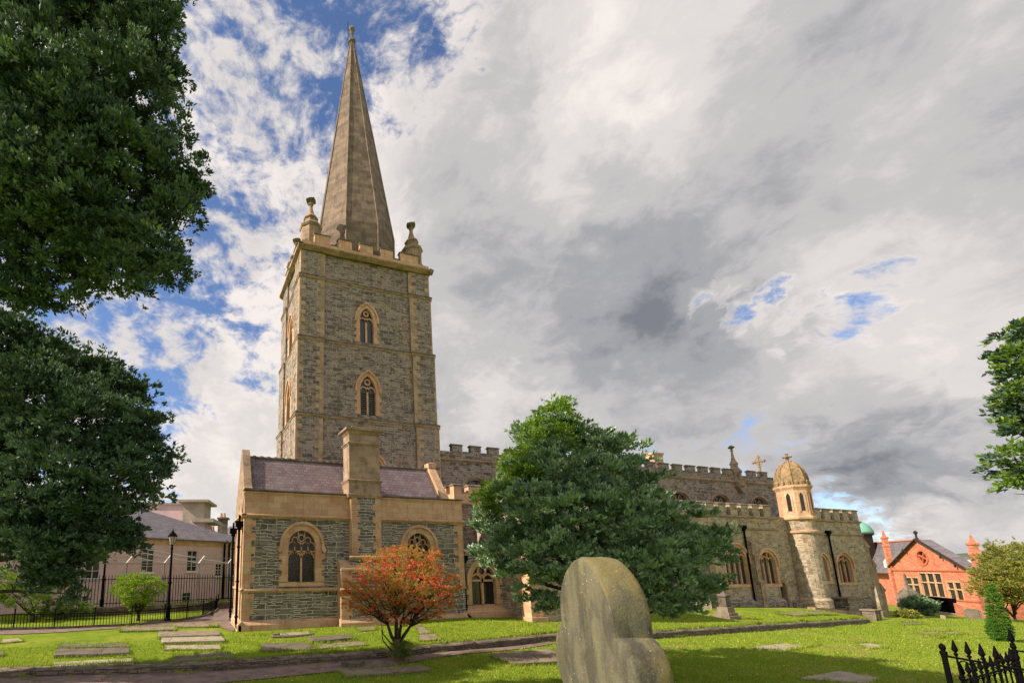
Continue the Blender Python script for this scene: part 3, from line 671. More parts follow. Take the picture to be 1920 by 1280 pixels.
no = part(nv, 'nave_wall', M['tower'], 'long battlemented clerestory wall of grey brown rubble'); cp.build('coping', M['coping'], no)
sb = MB(); band(sb, FY(NY), nx0, nx1, NZ - .1, NZ + .25, .16); band(sb, FY(NY), nx0, nx1, 7.4, 7.6, .1); part(sb, 'string_course', M['sandd'])
rf_ = MB(); rf_.add([(nx0, NY + .4, NZ + .5), (nx1, NY + .4, NZ + .5), (nx1, 37.5, NZ + .85), (nx0, 37.5, NZ + .85), (nx1, 42, NZ + .5), (nx0, 42, NZ + .5)], [(0, 1, 2, 3), (3, 2, 4, 5)]); part(rf_, 'nave_roof', M['gslate'])
for c in nw: window(C_, FY(NY), c, 8.2, 9.55, 1.22, .98, 3, .17, True, None, 'y', sill=False, stops=False, t=.10, block=False, mat=M['sandd'])
pinnacle(56.4, NY + .1, 11.7, .50, 1.35)
f = MB(); f.prism([(55.8, NY, 11.7), (57.0, NY, 11.7), (56.6, NY, 10.9), (56.2, NY, 11.3)], (0, -.3, 0)); part(f, 'corbel', M['sandd'])
# gable cross
cr_ = MB(); cx, cy = 61.6, 33.9
cr_.box(cx - .25, cy - .3, 12.4, cx + .25, cy + .3, 13.25); cr_.lathe(cx, cy, [(.22, 13.2), (.10, 13.6), (.08, 14.8), (.10, 15.5), (.03, 15.7)], 6)
cr_.tube([(cx, cy + .36 * math.cos(t_), 14.9 + .36 * math.sin(t_)) for t_ in [2 * math.pi * j / 14 for j in range(15)]], .045, 5)
for k in range(4):
    a = k * math.pi / 2; ca, sa = math.cos(a), math.sin(a); cr_.tube([(cx, cy, 14.9), (cx, cy + .62 * ca, 14.9 + .62 * sa)], [.09, .13], 6)
    for s_ in (-1, 1): cr_.tube([(cx, cy + .50 * ca - s_ * .0 * sa, 14.9 + .50 * sa), (cx, cy + .55 * ca - s_ * .2 * sa, 14.9 + .55 * sa + s_ * .2 * ca)], [.09, .05], 6)
part(cr_, 'gable_cross', M['dome'], 'carved ringed stone cross standing on the roof')
ch = MB(); ch.box(51.1, 38, 12, 52.5, 39, 16.0); ch.box(51.0, 37.9, 16.0, 52.6, 39.1, 16.2); part(ch, 'chimney', M['sand'], 'small orange chimney behind the battlements')

# ---- south aisle
AY, AX0, AX1, AZ = 28.0, 26.0, 64.5, 7.55
al = MB(); aw = [(30.5, 1.5, 3.3, 1.35, 1.1, 4), (37.5, 1.5, 3.3, 1.35, 1.1, 4), (45.7, 1.75, 3.7, 1.35, 1.25, 4), (49.75, 1.75, 3.45, 1.05, 1.05, 3), (57.55, 1.9, 3.4, .55, .8, 1), (60.7, 1.75, 3.3, 1.05, 1.0, 3)]
door = opening(51.3, -.9, 1.3, .42, .55)
wall(al, FY(AY), [(AX0, -2), (AX1, -2), (AX1, 7.74), (AX0, 7.74)], [opening(c, a, b, w, h) for c, a, b, w, h, n in aw] + [door])
al.add([(AX1, AY, -3), (AX1, 40, -3), (AX1, 40, 7.74), (AX1, AY, 7.74)], [(0, 1, 2, 3)]); al.add([(AX0, AY, 7.74), (AX1, AY, 7.74), (AX1, AY + .5, 7.74), (AX0, AY + .5, 7.74)], [(0, 1, 2, 3)]); al.add([(AX0, AY + .5, 6), (AX1, AY + .5, 6), (AX1, AY + .5, 7.74), (AX0, AY + .5, 7.74)], [(0, 1, 2, 3)])
cp = MB(); u = 27.0; spn = []
while u < AX1: spn.append((u, min(u + .95, AX1))); u += 1.46
spn = [s_ for s_ in spn if not (s_[0] < 56.6 and s_[1] > 51.7)]
merlons(al, FY(AY), spn, 7.74, 8.70, 0, .42, cp)
for a_, b_ in zip(spn[:-1], spn[1:]):
    if b_[0] - a_[1] < 1:
        cp.mark(); cp.box(a_[1] + .06, AY - .05, 7.742, b_[0] - .06, AY + .47, 8.04)
ao = part(al, 'aisle_wall', M['aisle'], 'lower battlemented south wall of tan rubble'); cp.build('coping', M['coping'], ao)
sb = MB(); band(sb, FY(AY), AX0, 52.0, AZ - .12, AZ + .16, .14); band(sb, FY(AY), 56.5, AX1 + .1, AZ - .12, AZ + .16, .14); band(sb, FY(AY), AX0, 51.9, 6.4, 6.62, .10); band(sb, FY(AY), 56.4, AX1 + .1, 6.15, 6.37, .10)
part(sb, 'string_course', M['sandd'])
ar = MB(); ar.add([(AX0, AY + .3, 7.7), (AX1, AY + .3, 7.7), (AX1, NY, 8.1), (AX0, NY, 8.1)], [(0, 1, 2, 3)]); part(ar, 'aisle_roof', M['gslate'])
for c, a, b, w, h, n in aw:
    window(C_, FY(AY), c, a, b, w, h, n, .24, True, None, 'run', t=.11, stops=False, mat=M['sand'], glass=M['lead'])
pl_ = MB(); pl_.prism([(AX0, AY, -2), (AX0, AY - .28, -2), (AX0, AY - .28, .22), (AX0, AY, .5)], (25.0, 0, 0)); pl_.mark(); pl_.prism([(52.2, AY, -2.5), (52.2, AY - .28, -2.5), (52.2, AY - .28, .0), (52.2, AY, .3)], (12.5, 0, 0)); part(pl_, 'plinth', M['tower'])
dm = MB(); ring(dm, FY(AY), door, [(50.65, -.9)] + [(51.3 + x, 1.3 + z) for x, z in arc_for(.65, .80)] + [(51.95, -.9)], .03, .4); do = part(dm, 'door', M['sandd'], 'narrow pointed doorway beside the turret')
dl = MB(); wall(dl, FY(AY + .35), door); dl.build('door_leaf', M['wood'], do)
def buttress(x0, x1, y, prof, name='buttress', mat=M['aisle'], qm=M['sandd'], z0=-1.5):
    """prof: (top z, depth) from the bottom stage up, sloped set-offs between"""
    pts = [(y + .02, z0)]; last = None
    for zt, d in prof:
        if last is None: pts.append((y - d, z0))
        else: pts.append((y - d, last + (lastd - d) * 1.1))
        pts.append((y - d, zt)); last, lastd = zt, d
    pts.append((y + .02, last + lastd * 1.1))
    mb = MB(); mb.prism([(x0, a, b) for a, b in pts], (x1 - x0, 0, 0)); o = part(mb, name, mat)
    q = MB(); zb = z0
    for i, (zt, d) in enumerate(prof):
        if i == 0: quoins(q, FY(y - d), x0, 1, max(zb, 0), zt - .05, .34, .2, .34, .02); quoins(q, FY(y - d), x1, -1, max(zb, 0), zt - .05, .34, .2, .34, .02)
        else:
            s_ = last0 + (d0 - d) * 1.1; quoins(q, FY(y - d), x0, 1, s_, zt - .05, .34, .2, .34, .02); quoins(q, FY(y - d), x1, -1, s_, zt - .05, .34, .2, .34, .02)
        nd = prof[i + 1][1] if i + 1 < len(prof) else 0
        q.prism([(x0 - .05, y - d - .08, zt - .10), (x0 - .05, y - d - .08, zt), (x0 - .05, y - nd - .0, zt + (d - nd) * 1.1 + .05), (x0 - .05, y - nd + .02, zt - .10)], (x1 - x0 + .1, 0, 0)); last0, d0 = zt, d
    q.build('dressed_stone', qm, o); return o
buttress(47.6, 48.2, AY, [(1.9, .45), (4.2, .32), (5.3, .2)]); buttress(41.5, 42.2, AY, [(1.9, .8), (4.2, .55), (5.3, .3)]); buttress(33.6, 34.3, AY, [(1.9, .8), (4.2, .55), (5.3, .3)])
for yy in (28.1, 31.0): 
    e = MB(); st_ = [(-3.2, 2.1), (.9, 2.1), (1.5, 1.5), (3.3, 1.5), (3.9, .95), (5.2, .95), (5.9, .3), (6.3, .02)]
    e.prism([(AX1 - .02, yy, -3.2)] + [(AX1 + d, yy, z) for z, d in st_], (0, .75, 0)); e_ = part(e, 'buttress', M['sandd'], 'stepped corner buttress at the far end')
    e2 = MB()
    for z, d, d2 in ((.9, 2.1, 1.5), (3.3, 1.5, .95), (5.2, .95, .3)): e2.prism([(AX1 + d + .09, yy - .06, z - .10), (AX1 + d + .09, yy - .06, z + .02), (AX1 + d2, yy - .06, z + .72), (AX1 + d2 - .02, yy - .06, z - .1)], (0, .87, 0))
    e2.build('dressed_stone', M['sandd'], e_)
# ---- stair turret
tcx, tcy, tr0 = 54.3, 27.6, 1.12
t = MB(); t.lathe(tcx, tcy, [(tr0 + .18, -2.5), (tr0 + .15, .3), (tr0, .5), (tr0 - .05, 7.5)], 24); to = part(t, 'stair_turret', M['aisle'], 'round stair turret of tan rubble carrying an octagonal domed lantern')
t = MB(); r8 = math.pi / 8 + .12
t.lathe(tcx, tcy, [(tr0 - .02, 6.2), (tr0 + .10, 6.26), (tr0 + .10, 6.42), (tr0 - .02, 6.5)], 24); t.lathe(tcx, tcy, [(tr0 - .05, 7.3), (tr0 + .20, 7.5), (tr0 + .22, 7.66), (tr0 + .08, 7.8), (tr0 + .06, 8.1), (tr0 + .06, 10.15), (tr0 + .12, 10.3), (tr0 + .22, 10.45), (tr0 + .22, 10.62), (tr0 + .02, 10.7)], 8, r8)
ln = t.build('lantern', M['sand'], to)
for k in range(8):
    a = r8 + (k + .5) * math.pi / 4; ap = (tr0 + .06) * math.cos(math.pi / 8); N = Vector((math.cos(a), math.sin(a), 0)); U = Vector((-math.sin(a), math.cos(a), 0)) 
    if N.y > .5: continue
    pl = Plane(Vector((tcx, tcy, 0)) + N * ap, U, N); mb = MB()
    ring(mb, pl, opening(0, 8.25, 9.55, .15, .36), [(-.28, 8.1)] + [(x, 9.55 + z) for x, z in arc_for(.28, .50)] + [(.28, 8.1)], .05, -.02); w = mb.build('window', M['sand'], to)
    g_ = MB(); g_.prism([pl.p(u, z, .0) for u, z in opening(0, 8.25, 9.55, .145, .35)], N * .015); o = g_.build('pane', M['lead'], w); 
dm = MB(); prof = [(tr0 + .02, 10.68)] + [((tr0 + .02) * math.cos(t_) ** .9, 10.9 + 2.05 * math.sin(t_)) for t_ in [i * math.pi / 2 / 9 for i in range(9)]] + [(.22, 12.95), (.2, 13.05)]
dm.lathe(tcx, tcy, prof, 8, r8)
for k in range(8):
    a = r8 + k * math.pi / 4; dm.tube([(tcx + r * math.cos(a), tcy + r * math.sin(a), z) for r, z in prof], .07, 5)
do = dm.build('dome', M['dome'], to)
cr2 = MB()
for k in range(16):
    a = r8 + (k + .5) * math.pi / 8; cr2.lathe(tcx + (tr0 + .0) * math.cos(a), tcy + (tr0 + .02) * math.sin(a), [(.15, 10.6), (.15, 10.98), (.03, 11.15)], 4, a + math.pi / 4)
cr2.build('cresting', M['dome'], to)
f = MB(); f.lathe(tcx, tcy, [(.14, 13.0), (.09, 13.2), (.16, 13.35), (.22, 13.47), (.16, 13.58), (.08, 13.65), (.11, 13.73), (.13, 13.8), (.03, 13.88)], 8)
for k in range(4): a = k * math.pi / 2 + .4; f.lathe(tcx + .25 * math.cos(a), tcy + .25 * math.sin(a), [(.03, 13.38), (.10, 13.44), (.10, 13.52), (.03, 13.58)], 6)
f.build('finial', M['sandd'], to)
def pipe(x, y, zt, zb, head=True, n=0, r=.07):
    mb = MB(); mb.tube([(x, y, zt), (x, y, zb + .35), (x + .02, y - .12, zb + .15), (x + .12, y - .25, zb)], r, 8)
    z = zb + .6
    while z < zt: mb.lathe(x, y, [(r * 1.5, z), (r * 1.5, z + .08)], 8); z += 1.8
    if head: mb.box(x - .2, y - .16, zt, x + .2, y + .18, zt + .32); mb.box(x - .12, y - .1, zt - .15, x + .12, y + .12, zt)
    if x < 20: mb.lathe(x, y, [(.06, zt + .32), (.06, zt + .65)], 6)
    return part(mb, 'downpipe', M['iron'])
pipe(47.15, AY - .12, 6.5, -.3, r=.075); pipe(58.9, AY - .14, 6.3, .1, r=.075)
# ---- porch, annex and west stub
px0, px1, py0 = 19.5, 26.2, 22.9
po = MB(); po.box(px0, py0, -1.2, px1, 33.0, 6.9); po.prism([(px0, py0 + .01, 6.9), (px1, py0 + .01, 6.9), ((px0 + px1) / 2, py0 + .01, 9.4)], (0, .45, 0)); part(po, 'porch', M['aisle'], 'gabled south porch behind the tree')
pc = MB(); mx_ = (px0 + px1) / 2
pc.add([(px0 - .15, py0 + .3, 6.85), (px0 - .15, 33, 6.85), (mx_, 33, 9.35), (mx_, py0 + .3, 9.35), (px1 + .15, 33, 6.85), (px1 + .15, py0 + .3, 6.85)], [(0, 1, 2, 3), (3, 2, 4, 5)]); part(pc, 'porch_roof', M['slate'])
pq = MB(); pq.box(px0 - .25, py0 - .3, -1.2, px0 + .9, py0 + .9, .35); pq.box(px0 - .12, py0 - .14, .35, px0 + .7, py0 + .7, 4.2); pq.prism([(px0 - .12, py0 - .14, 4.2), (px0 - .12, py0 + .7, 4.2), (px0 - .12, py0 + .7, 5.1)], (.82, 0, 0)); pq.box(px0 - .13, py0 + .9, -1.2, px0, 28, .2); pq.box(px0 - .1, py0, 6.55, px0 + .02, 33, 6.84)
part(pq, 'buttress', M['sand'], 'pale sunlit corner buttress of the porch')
VX0, VX1, VY, VY1 = 2.95, 16.3, 24.7, 28.6; AN = 25.0
an = MB(); dw = opening(17.85, .95, 2.35, .88, 1.05); wall(an, FY(AN), [(VX1 - .05, -.5), (px0 + .1, -.5), (px0 + .1, 4.1), (VX1 - .05, 4.1)], [dw]); an.box(VX1 - .05, AN + .4, -.5, px0 + .1, 30, 4.05); an.add([(VX1 - .05, AN, 4.1), (px0, AN, 4.1), (px0, AN + 3, 4.1), (VX1 - .05, AN + 3, 4.1)], [(0, 1, 2, 3)])
part(an, 'annex_wall', M['vestry'], 'low link wall between vestry and porch')
window(C_, FY(AN), 17.85, .95, 2.35, .88, 1.05, 2, .26, True, 2.4, 'round', t=.12, stops=False, glass=M['glass'])
sb = MB(); band(sb, FY(AN), VX1 - .05, px0, 4.0, 4.3, .14); sb.prism([(VX1 - .05, AN, -.5), (VX1 - .05, AN - .3, -.5), (VX1 - .05, AN - .3, .55), (VX1 - .05, AN, .8)], (px0 - VX1 + .05, 0, 0)); part(sb, 'plinth', M['sand'])
ws = MB(); ws.box(16.6, 28.0, 0, 21.3, 33.2, 7.9); part(ws, 'link_wall', M['tower'], 'dark recessed wall behind the vestry')
wt = MB(); cp = MB(); wt.box(17.9, 27.9, 7.6, 21.4, 28.4, 8.35); wt.box(17.9, 28.4, 7.6, 18.3, 33, 8.35); merlons(wt, FY(27.9), [(17.9, 18.5), (19.1, 20.2), (20.8, 21.4)], 8.35, 8.9, 0, .5, cp); merlons(wt, FX(17.9), [(-29.6, -28.9), (-31.2, -30.4), (-32.8, -32.0)], 8.35, 8.9, 0, .4, cp)
w_ = part(wt, 'parapet', M['sand'], 'short warm battlement beside the vestry gable'); cp.build('coping', M['coping'], w_)
pipe(16.42, AN - .14, 3.6, .25)

# ---- vestry
v = MB(); fr = FY(VY)
w1 = (6.12, 2.46, 4.42, .76, .80); w2 = (13.27, 2.46, 4.42, .76, .80)
# projecting centre stack splits the front
wall(v, fr, [(VX0, 0), (VX1, 0), (VX1, 7.25), (VX0, 7.25)], [opening(*w1), opening(*w2)])
v.box(VX0, VY + .36, 0, VX1, VY1, 7.0)
for x in (VX0, VX1): v.add([(x, VY, 0), (x, VY1, 0), (x, VY1, 7.25), (x, VY, 7.25)], [(0, 1, 2, 3)])
v.add([(VX0, VY, 7.2), (VX1, VY, 7.2), (VX1, VY + .4, 7.2), (VX0, VY + .4, 7.2)], [(0, 1, 2, 3)])
vo = part(v, 'vestry_wall', M['vestry'], 'vestry front of blue grey coursed slate')
sb = MB(); GL, GR = 8.90, 10.72
for a, b in ((VX0 - .03, GL), (GR, VX1 + .03)):
    sb.box(a, VY - .035, 6.05, b, VY + .34, 7.12); band(sb, fr, a, b, 7.1, 7.3, .12, -.02)
band(sb, fr, VX0 - .16, GL, 5.80, 6.08, .20); band(sb, fr, GR, VX1 + .12, 5.80, 6.08, .20)
part(sb, 'parapet', M['sand'], 'plain sandstone parapet over the vestry')
dk = MB(); dk.box(VX0 - .1, VY - .16, 7.302, GL, VY + .3, 7.36); dk.box(GR, VY - .16, 7.302, VX1 + .1, VY + .3, 7.36); part(dk, 'gutter', M['coping'])
sb = MB(); band(sb, fr, VX0 - .10, 8.2, 1.90, 2.12, .12); band(sb, fr, 11.4, VX1, 1.90, 2.12, .12); band(sb, FX(VX0), -VY1, -VY + .12, 1.902, 2.122, .12); band(sb, FX(VX0), -VY1, -VY + .2, 5.802, 6.082, .18)
part(sb, 'string_course', M['sand'])
pl_ = MB()
for a, b in ((VX0 - .14, 8.15), (11.45, VX1)):
    pl_.mark(); pl_.prism([(a, VY, -.4), (a, VY - .2, -.4), (a, VY - .2, .30), (a, VY - .1, .42), (a, VY, .52)], (b - a, 0, 0))
pl_.mark(); pl_.prism([(VX0, VY - .2, -.4), (VX0 - .2, VY - .2, -.4), (VX0 - .2, VY - .2, .302), (VX0 - .1, VY - .2, .422), (VX0, VY - .2, .522)], (0, VY1 - VY + .2, 0)); part(pl_, 'plinth', M['sand'])
q_ = MB(); quoins(q_, fr, VX0, 1, .5, 1.9, .62, .40, .34, .03); quoins(q_, fr, VX0, 1, 2.12, 5.8, .62, .40, .36, .03); quoins(q_, fr, VX1, -1, 2.12, 5.8, .62, .36, .36, .03)
q_.box(VX0 - .025, VY - .028, .5, VX0 + .30, VY + .5, 1.9); q_.box(VX0 - .025, VY - .028, 2.12, VX0 + .30, VY + .5, 5.8); q_.box(VX1 - .26, VY - .028, 2.12, VX1 + .02, VY + .4, 5.8)
q_.box(VX0 - .02, VY + .9, .5, VX0 + .1, VY1, 5.8)
part(q_, 'quoin_stones', M['sand'])
for w in (w1, w2): window(C_, fr, w[0], w[1], w[2], w[3], w[4], 2, .36, True, 4.08, 'perp', t=.075, glass=M['lead'], proud=.05, label='traceried vestry window')
# roof and gables
ry, rz = 26.55, 9.55; rb = MB(); x0, x1 = VX0 + .38, 15.05
rb.add([(x0, VY + .3, 7.15), (x1, VY + .3, 7.15), (x1, ry, rz), (x0, ry, rz), (x1, VY1 + .1, 6.9), (x0, VY1 + .1, 6.9)], [(0, 1, 2, 3), (3, 2, 4, 5)])
part(rb, 'vestry_roof', M['slate'], 'steep purple slate roof')
rd_ = MB(); rd_.tube([(x0, ry, rz + .03), (x1, ry, rz + .03)], .09, 6)
for i in range(28): rd_.lathe(x0 + .3 + i * .42, ry, [(.11, rz + .0), (.11, rz + .14)], 5)
part(rd_, 'ridge_tiles', M['coping'])
ld = MB(); ld.prism([(x0, VY + .26, 7.2), (x0 + .16, VY + .26, 7.2), (x0 + .16, ry, rz + .05), (x0, ry, rz + .05)], (0, 0, .03)); ld.prism([(x1 - .12, VY + .26, 7.2), (x1, VY + .26, 7.2), (x1, ry, rz + .05), (x1 - .12, ry, rz + .05)], (0, 0, .03)); part(ld, 'flashing', M['coping'])
def gable(xa, xb, top=.45, mat=M['sandd']):
    g = MB(); pts = [(VY - .02, 7.1), (VY - .02, 7.45), (VY + .25, 7.55), (ry - .1, rz + top), (ry + .1, rz + top), (VY1 + .12, 7.0), (VY1 + .12, 5.9), (VY + 1, 5.9)]
    g.prism([(xa, a, b) for a, b in pts], (xb - xa, 0, 0)); return part(g, 'gable', mat)
gable(VX0 - .06, VX0 + .38); 
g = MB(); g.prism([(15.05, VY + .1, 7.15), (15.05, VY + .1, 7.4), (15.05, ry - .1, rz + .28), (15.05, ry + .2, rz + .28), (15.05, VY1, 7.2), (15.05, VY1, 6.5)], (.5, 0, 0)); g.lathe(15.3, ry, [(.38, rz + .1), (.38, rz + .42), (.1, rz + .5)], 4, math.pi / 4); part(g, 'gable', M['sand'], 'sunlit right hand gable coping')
# chimney stack on its buttress
b = MB(); b.box(GL, VY - .32, 3.8, GR, VY + .1, 7.2); b.box(8.2, VY - .62, 0, 11.4, VY + .05, 3.05); b.box(8.75, VY - .5, 3.05, 10.9, VY + .02, 3.7); bo = part(b, 'chimney_buttress', M['vestry'], 'stepped buttress under the chimney')
q_ = MB(); bp = FY(VY - .32)
for u, s_ in ((GL, 1), (GR, -1)): quoins(q_, bp, u, s_, 3.9, 7.15, .52, .36, .36, .03)
bp = FY(VY - .62)
for u, s_ in ((8.2, 1), (11.4, -1)): quoins(q_, bp, u, s_, .3, 1.9, .6, .42, .36, .03); quoins(q_, bp, u, s_, 2.12, 3.05, .6, .42, .36, .03)
band(q_, bp, 8.1, 11.5, 1.9, 2.12, .12); band(q_, FY(VY - .5), 8.7, 10.95, 3.66, 3.86, .14)
q_.prism([(8.15, VY, 3.05), (8.15, VY - .68, 3.02), (8.15, VY - .68, 3.12), (8.15, VY - .3, 3.6), (8.15, VY, 3.6)], (3.3, 0, 0)); q_.prism([(8.1, VY, -.4), (8.1, VY - .82, -.4), (8.1, VY - .82, .30), (8.1, VY - .62, .5), (8.1, VY, .5)], (3.4, 0, 0))
q_.box(8.17, VY - .60, .5, 8.198, VY, 3.0); q_.box(8.86, VY - .30, 3.86, 8.898, VY, 7.1); q_.build('dressed_stone', M['sand'], bo)
s = MB(); X0, X1, Y0, Y1 = 8.74, 10.74, VY - .38, VY + .75
s.box(X0, Y0, 7.35, X1, Y1, 8.12); s.box(X0 + .05, Y0 + .05, 8.12, X1 - .05, Y1 - .05, 10.25); s.box(X0 + .05, Y0 + .05, 10.4, X1 - .05, Y1 - .05, 10.95)
co = part(s, 'chimney', M['sandd'], 'broad sandstone chimney stack with moulded cap')
s = MB()
def cap(z0, z1, e, x0=X0, x1=X1, y0=Y0, y1=Y1):
    s.mark(); cx_, cy_ = (x0 + x1) / 2, (y0 + y1) / 2; hx, hy = (x1 - x0) / 2, (y1 - y0) / 2; pr_ = [(.02, z0), (e * .6, z0 + (z1 - z0) * .4), (e, z0 + (z1 - z0) * .55), (e, z0 + (z1 - z0) * .85), (.03, z1)]
    vs = []; fs = []
    for o, z in pr_: vs += [(cx_ - hx - o, cy_ - hy - o, z), (cx_ + hx + o, cy_ - hy - o, z), (cx_ + hx + o, cy_ + hy + o, z), (cx_ - hx - o, cy_ + hy + o, z)]
    for j in range(len(pr_) - 1):
        for i in range(4): fs.append((j * 4 + i, j * 4 + (i + 1) % 4, (j + 1) * 4 + (i + 1) % 4, (j + 1) * 4 + i))
    fs += [(3, 2, 1, 0), tuple(len(vs) - 4 + i for i in range(4))]; s.add(vs, fs)
cap(7.14, 7.37, .06); cap(8.02, 8.2, .08); cap(10.22, 10.42, .10, X0 + .05, X1 - .05, Y0 + .05, Y1 - .05); cap(10.9, 11.3, .24, X0 + .05, X1 - .05, Y0 + .05, Y1 - .05); s.box(X0 + .3, Y0 + .25, 11.28, X1 - .3, Y1 - .25, 11.45)
s.build('moulding', M['sandd'], co)
pipe(VX0 - .22, VY + .35, 5.35, .05); pipe(VX0 - .22, VY1 - .4, 5.2, .05)

# ================================================================ beyond the right end: red school, cupola, hills
DS = (math.sin(math.radians(25)), math.cos(math.radians(25)))
def SP(t, off, z): return rf(78.8 + DS[0] * t + DS[1] * off, 61 + DS[1] * t - DS[0] * off, z)     # off < 0 is toward the viewer... off > 0 behind
school = thing('school_building', rf(78.8, 61, -3.5), 'red brick and terracotta school with a wide front gable, round window and slate roofs', 'school')
sU = rf(DS[0], DS[1]).normalized(); sN = rf(-DS[1], DS[0]).normalized()
spl = Plane(rf(78.8, 61, 0), sU, sN)
mb = MB(); gt = 8.0; g0 = -6.2
sw = [(.9, -.7, 2.35, 1.95), (4.5, -.7, 1.7, 1.3), (-2.8, -.9, 1.3, 1.15)]
rects = [[(c - w, a), (c + w, a), (c + w, b), (c - w, b)] for c, a, b, w in sw]; circ = [(1.5 + .85 * math.cos(v_), 4.4 + .85 * math.sin(v_)) for v_ in [2 * math.pi * j / 16 for j in range(16)]]
wall(mb, spl, [(g0, -5), (gt, -5), (gt, 3.3), (1.6, 6.7), (g0, 2.6)], rects + [circ])
for t_, zt in ((g0, 2.6), (gt, 3.3)): mb.add([SP(t_, 0, -5), SP(t_, 4, -5), SP(t_, 4, zt), SP(t_, 0, zt)], [(0, 1, 2, 3)])
pr_ = lambda t_, o, z: SP(t_, o, z)
mb.add([SP(8, 2, -5), SP(34, 2, -5), SP(34, 2, 2.2), SP(8, 2, 2.2), SP(34, 14, 2.2), SP(34, 14, -5)], [(0, 1, 2, 3), (1, 5, 4, 2)])
so = mb.build('wall', M['red'], school)
mb = MB()
mb.add([SP(g0, -.4, 2.5), SP(1.6, -.4, 6.75), SP(1.6, 1.2, 6.75), SP(g0, 1.2, 2.5), SP(gt, -.4, 3.25), SP(gt, 1.2, 3.25)], [(0, 1, 2, 3), (1, 4, 5, 2)])
mb.add([SP(6, 1.0, 2.2), SP(36, 1.0, 2.2), SP(36, 3.5, 6.9), SP(8, 3.5, 6.9), SP(36, 6, 2.2), SP(8, 6, 2.2)], [(0, 1, 2, 3), (3, 2, 4, 5)])
mb.build('roof', M['gslate'], school)
mb = MB(); mb.tube([SP(8, 3.5, 7.0), SP(36, 3.5, 7.0)], .14, 6); mb.build('ridge_tiles', M['terracotta'], school)
mb = MB(); mb.tube([spl.p(g0 - .3, 2.4, .25), spl.p(1.6, 6.85, .25), spl.p(gt + .3, 3.1, .25)], .16, 5)
for t_, z_ in ((-4.2, 3.5), (-2.2, 4.6), (4.0, 5.6), (6.0, 4.5)): mb.tube([spl.p(t_, z_, .3), spl.p(t_, z_ - .4, .3)], .1, 5)
mb.lathe(*spl.p(1.6, 0, .1)[:2], [(.22, 6.8), (.1, 7.1), (.1, 7.5), (.2, 7.65), (.2, 7.8), (.04, 8.0)], 6); mb.build('bargeboard', M['wood'], school)
mb = MB()
for z_, a_ in ((2.62, .12), (-.95, .10), (-2.0, .14)): mb.prism([spl.p(g0, z_, -.02), spl.p(g0, z_, a_), spl.p(g0, z_ + .16, a_), spl.p(g0, z_ + .16, -.02)], sU * (gt - g0))
mb.build('string_course', M['terracotta'], school)
for c, a, b, w in sw:
    fr_ = MB(); strip(fr_, spl, [(c - w, a), (c - w, b), (c + w, b), (c + w, a), (c - w, a)], .14, -.15, .05); n_ = 3 if w > 1.5 else 2
    for i in range(1, n_): strip(fr_, spl, [(c - w + 2 * w * i / n_, a), (c - w + 2 * w * i / n_, b)], .17, -.12, .03)
    strip(fr_, spl, [(c - w, a + (b - a) * .60), (c + w, a + (b - a) * .60)], .15, -.12, .03)
    wo = fr_.build('window', M['sand'], school); p_ = MB(); wall(p_, Plane(spl.p(0, 0, -.16), sU, sN), [(c - w, a), (c + w, a), (c + w, b), (c - w, b)]); p_.build('pane', M['glass'], wo)
fr_ = MB(); ring(fr_, spl, circ + circ[:1], [(1.5 + 1.1 * math.cos(v_), 4.4 + 1.1 * math.sin(v_)) for v_ in [2 * math.pi * j / 16 for j in range(17)]], .1, .2)
for k in range(4): strip(fr_, spl, [(1.5, 4.4), (1.5 + .85 * math.cos(k * math.pi / 2 + .4), 4.4 + .85 * math.sin(k * math.pi / 2 + .4))], .12, -.15, .0)
wo = fr_.build('window', M['terracotta'], school); wo['label'] = 'round window in the gable'; p_ = MB(); wall(p_, Plane(spl.p(0, 0, -.18), sU, sN), circ); p_.build('pane', M['glass'], wo)
def schimney(t_, off, z0, z1, w, nm='chimney', lab=None):
    m_ = MB(); c = SP(t_, off, 0); m_.lathe(c.x, c.y, [(w, z0), (w, z1 - 1.7), (w * 1.2, z1 - 1.6), (w * 1.2, z1 - 1.45), (w * .95, z1 - 1.3), (w * .95, z1 - .5), (w * 1.25, z1 - .4), (w * 1.25, z1 - .2), (w * .7, z1 - .1), (w * .55, z1 + .1), (.06, z1 + .8)], 4, math.pi / 4 - HD - math.radians(25))
    o = m_.build(nm, M['red'], school)
    if lab: o['label'] = lab
schimney(-4.9, 1.2, -1, 6.2, .42, lab='tall banded chimney right of the gable'); schimney(9.0, .3, -5, 7.7, .36, 'pier', 'tall pinnacled pier left of the gable')
mb = MB(); c = SP(15, .9, 0)
for t_ in (12.5, 19.5): 
    m_ = MB(); cc = SP(t_, 1.8, 3.7); m_.lathe(cc.x, cc.y, [(.5, 3.0), (.5, 3.9), (.3, 4.3), (.05, 4.5)], 10); m_.build('dormer', M['white'], school)
# curved front wall with railing
mb = MB(); 
# cupola with copper dome behind
cu = rf(88, 77, 0); cup = thing('cupola', (cu.x, cu.y, 3), 'green copper dome on a dark louvred base rising behind the cathedral corner', 'cupola')
m_ = MB(); m_.lathe(cu.x, cu.y, [(1.75, 3), (1.75, 8.2), (2.0, 8.3), (2.0, 8.5)], 8); m_.build('base', M['wood'], cup)
m_ = MB(); m_.lathe(cu.x, cu.y, [(1.95, 8.5), (1.9, 8.9), (1.65, 9.6), (1.2, 10.2), (.6, 10.6), (.12, 10.75), (.05, 11.3)], 10); m_.build('dome', M['copper'], cup, smooth=True)
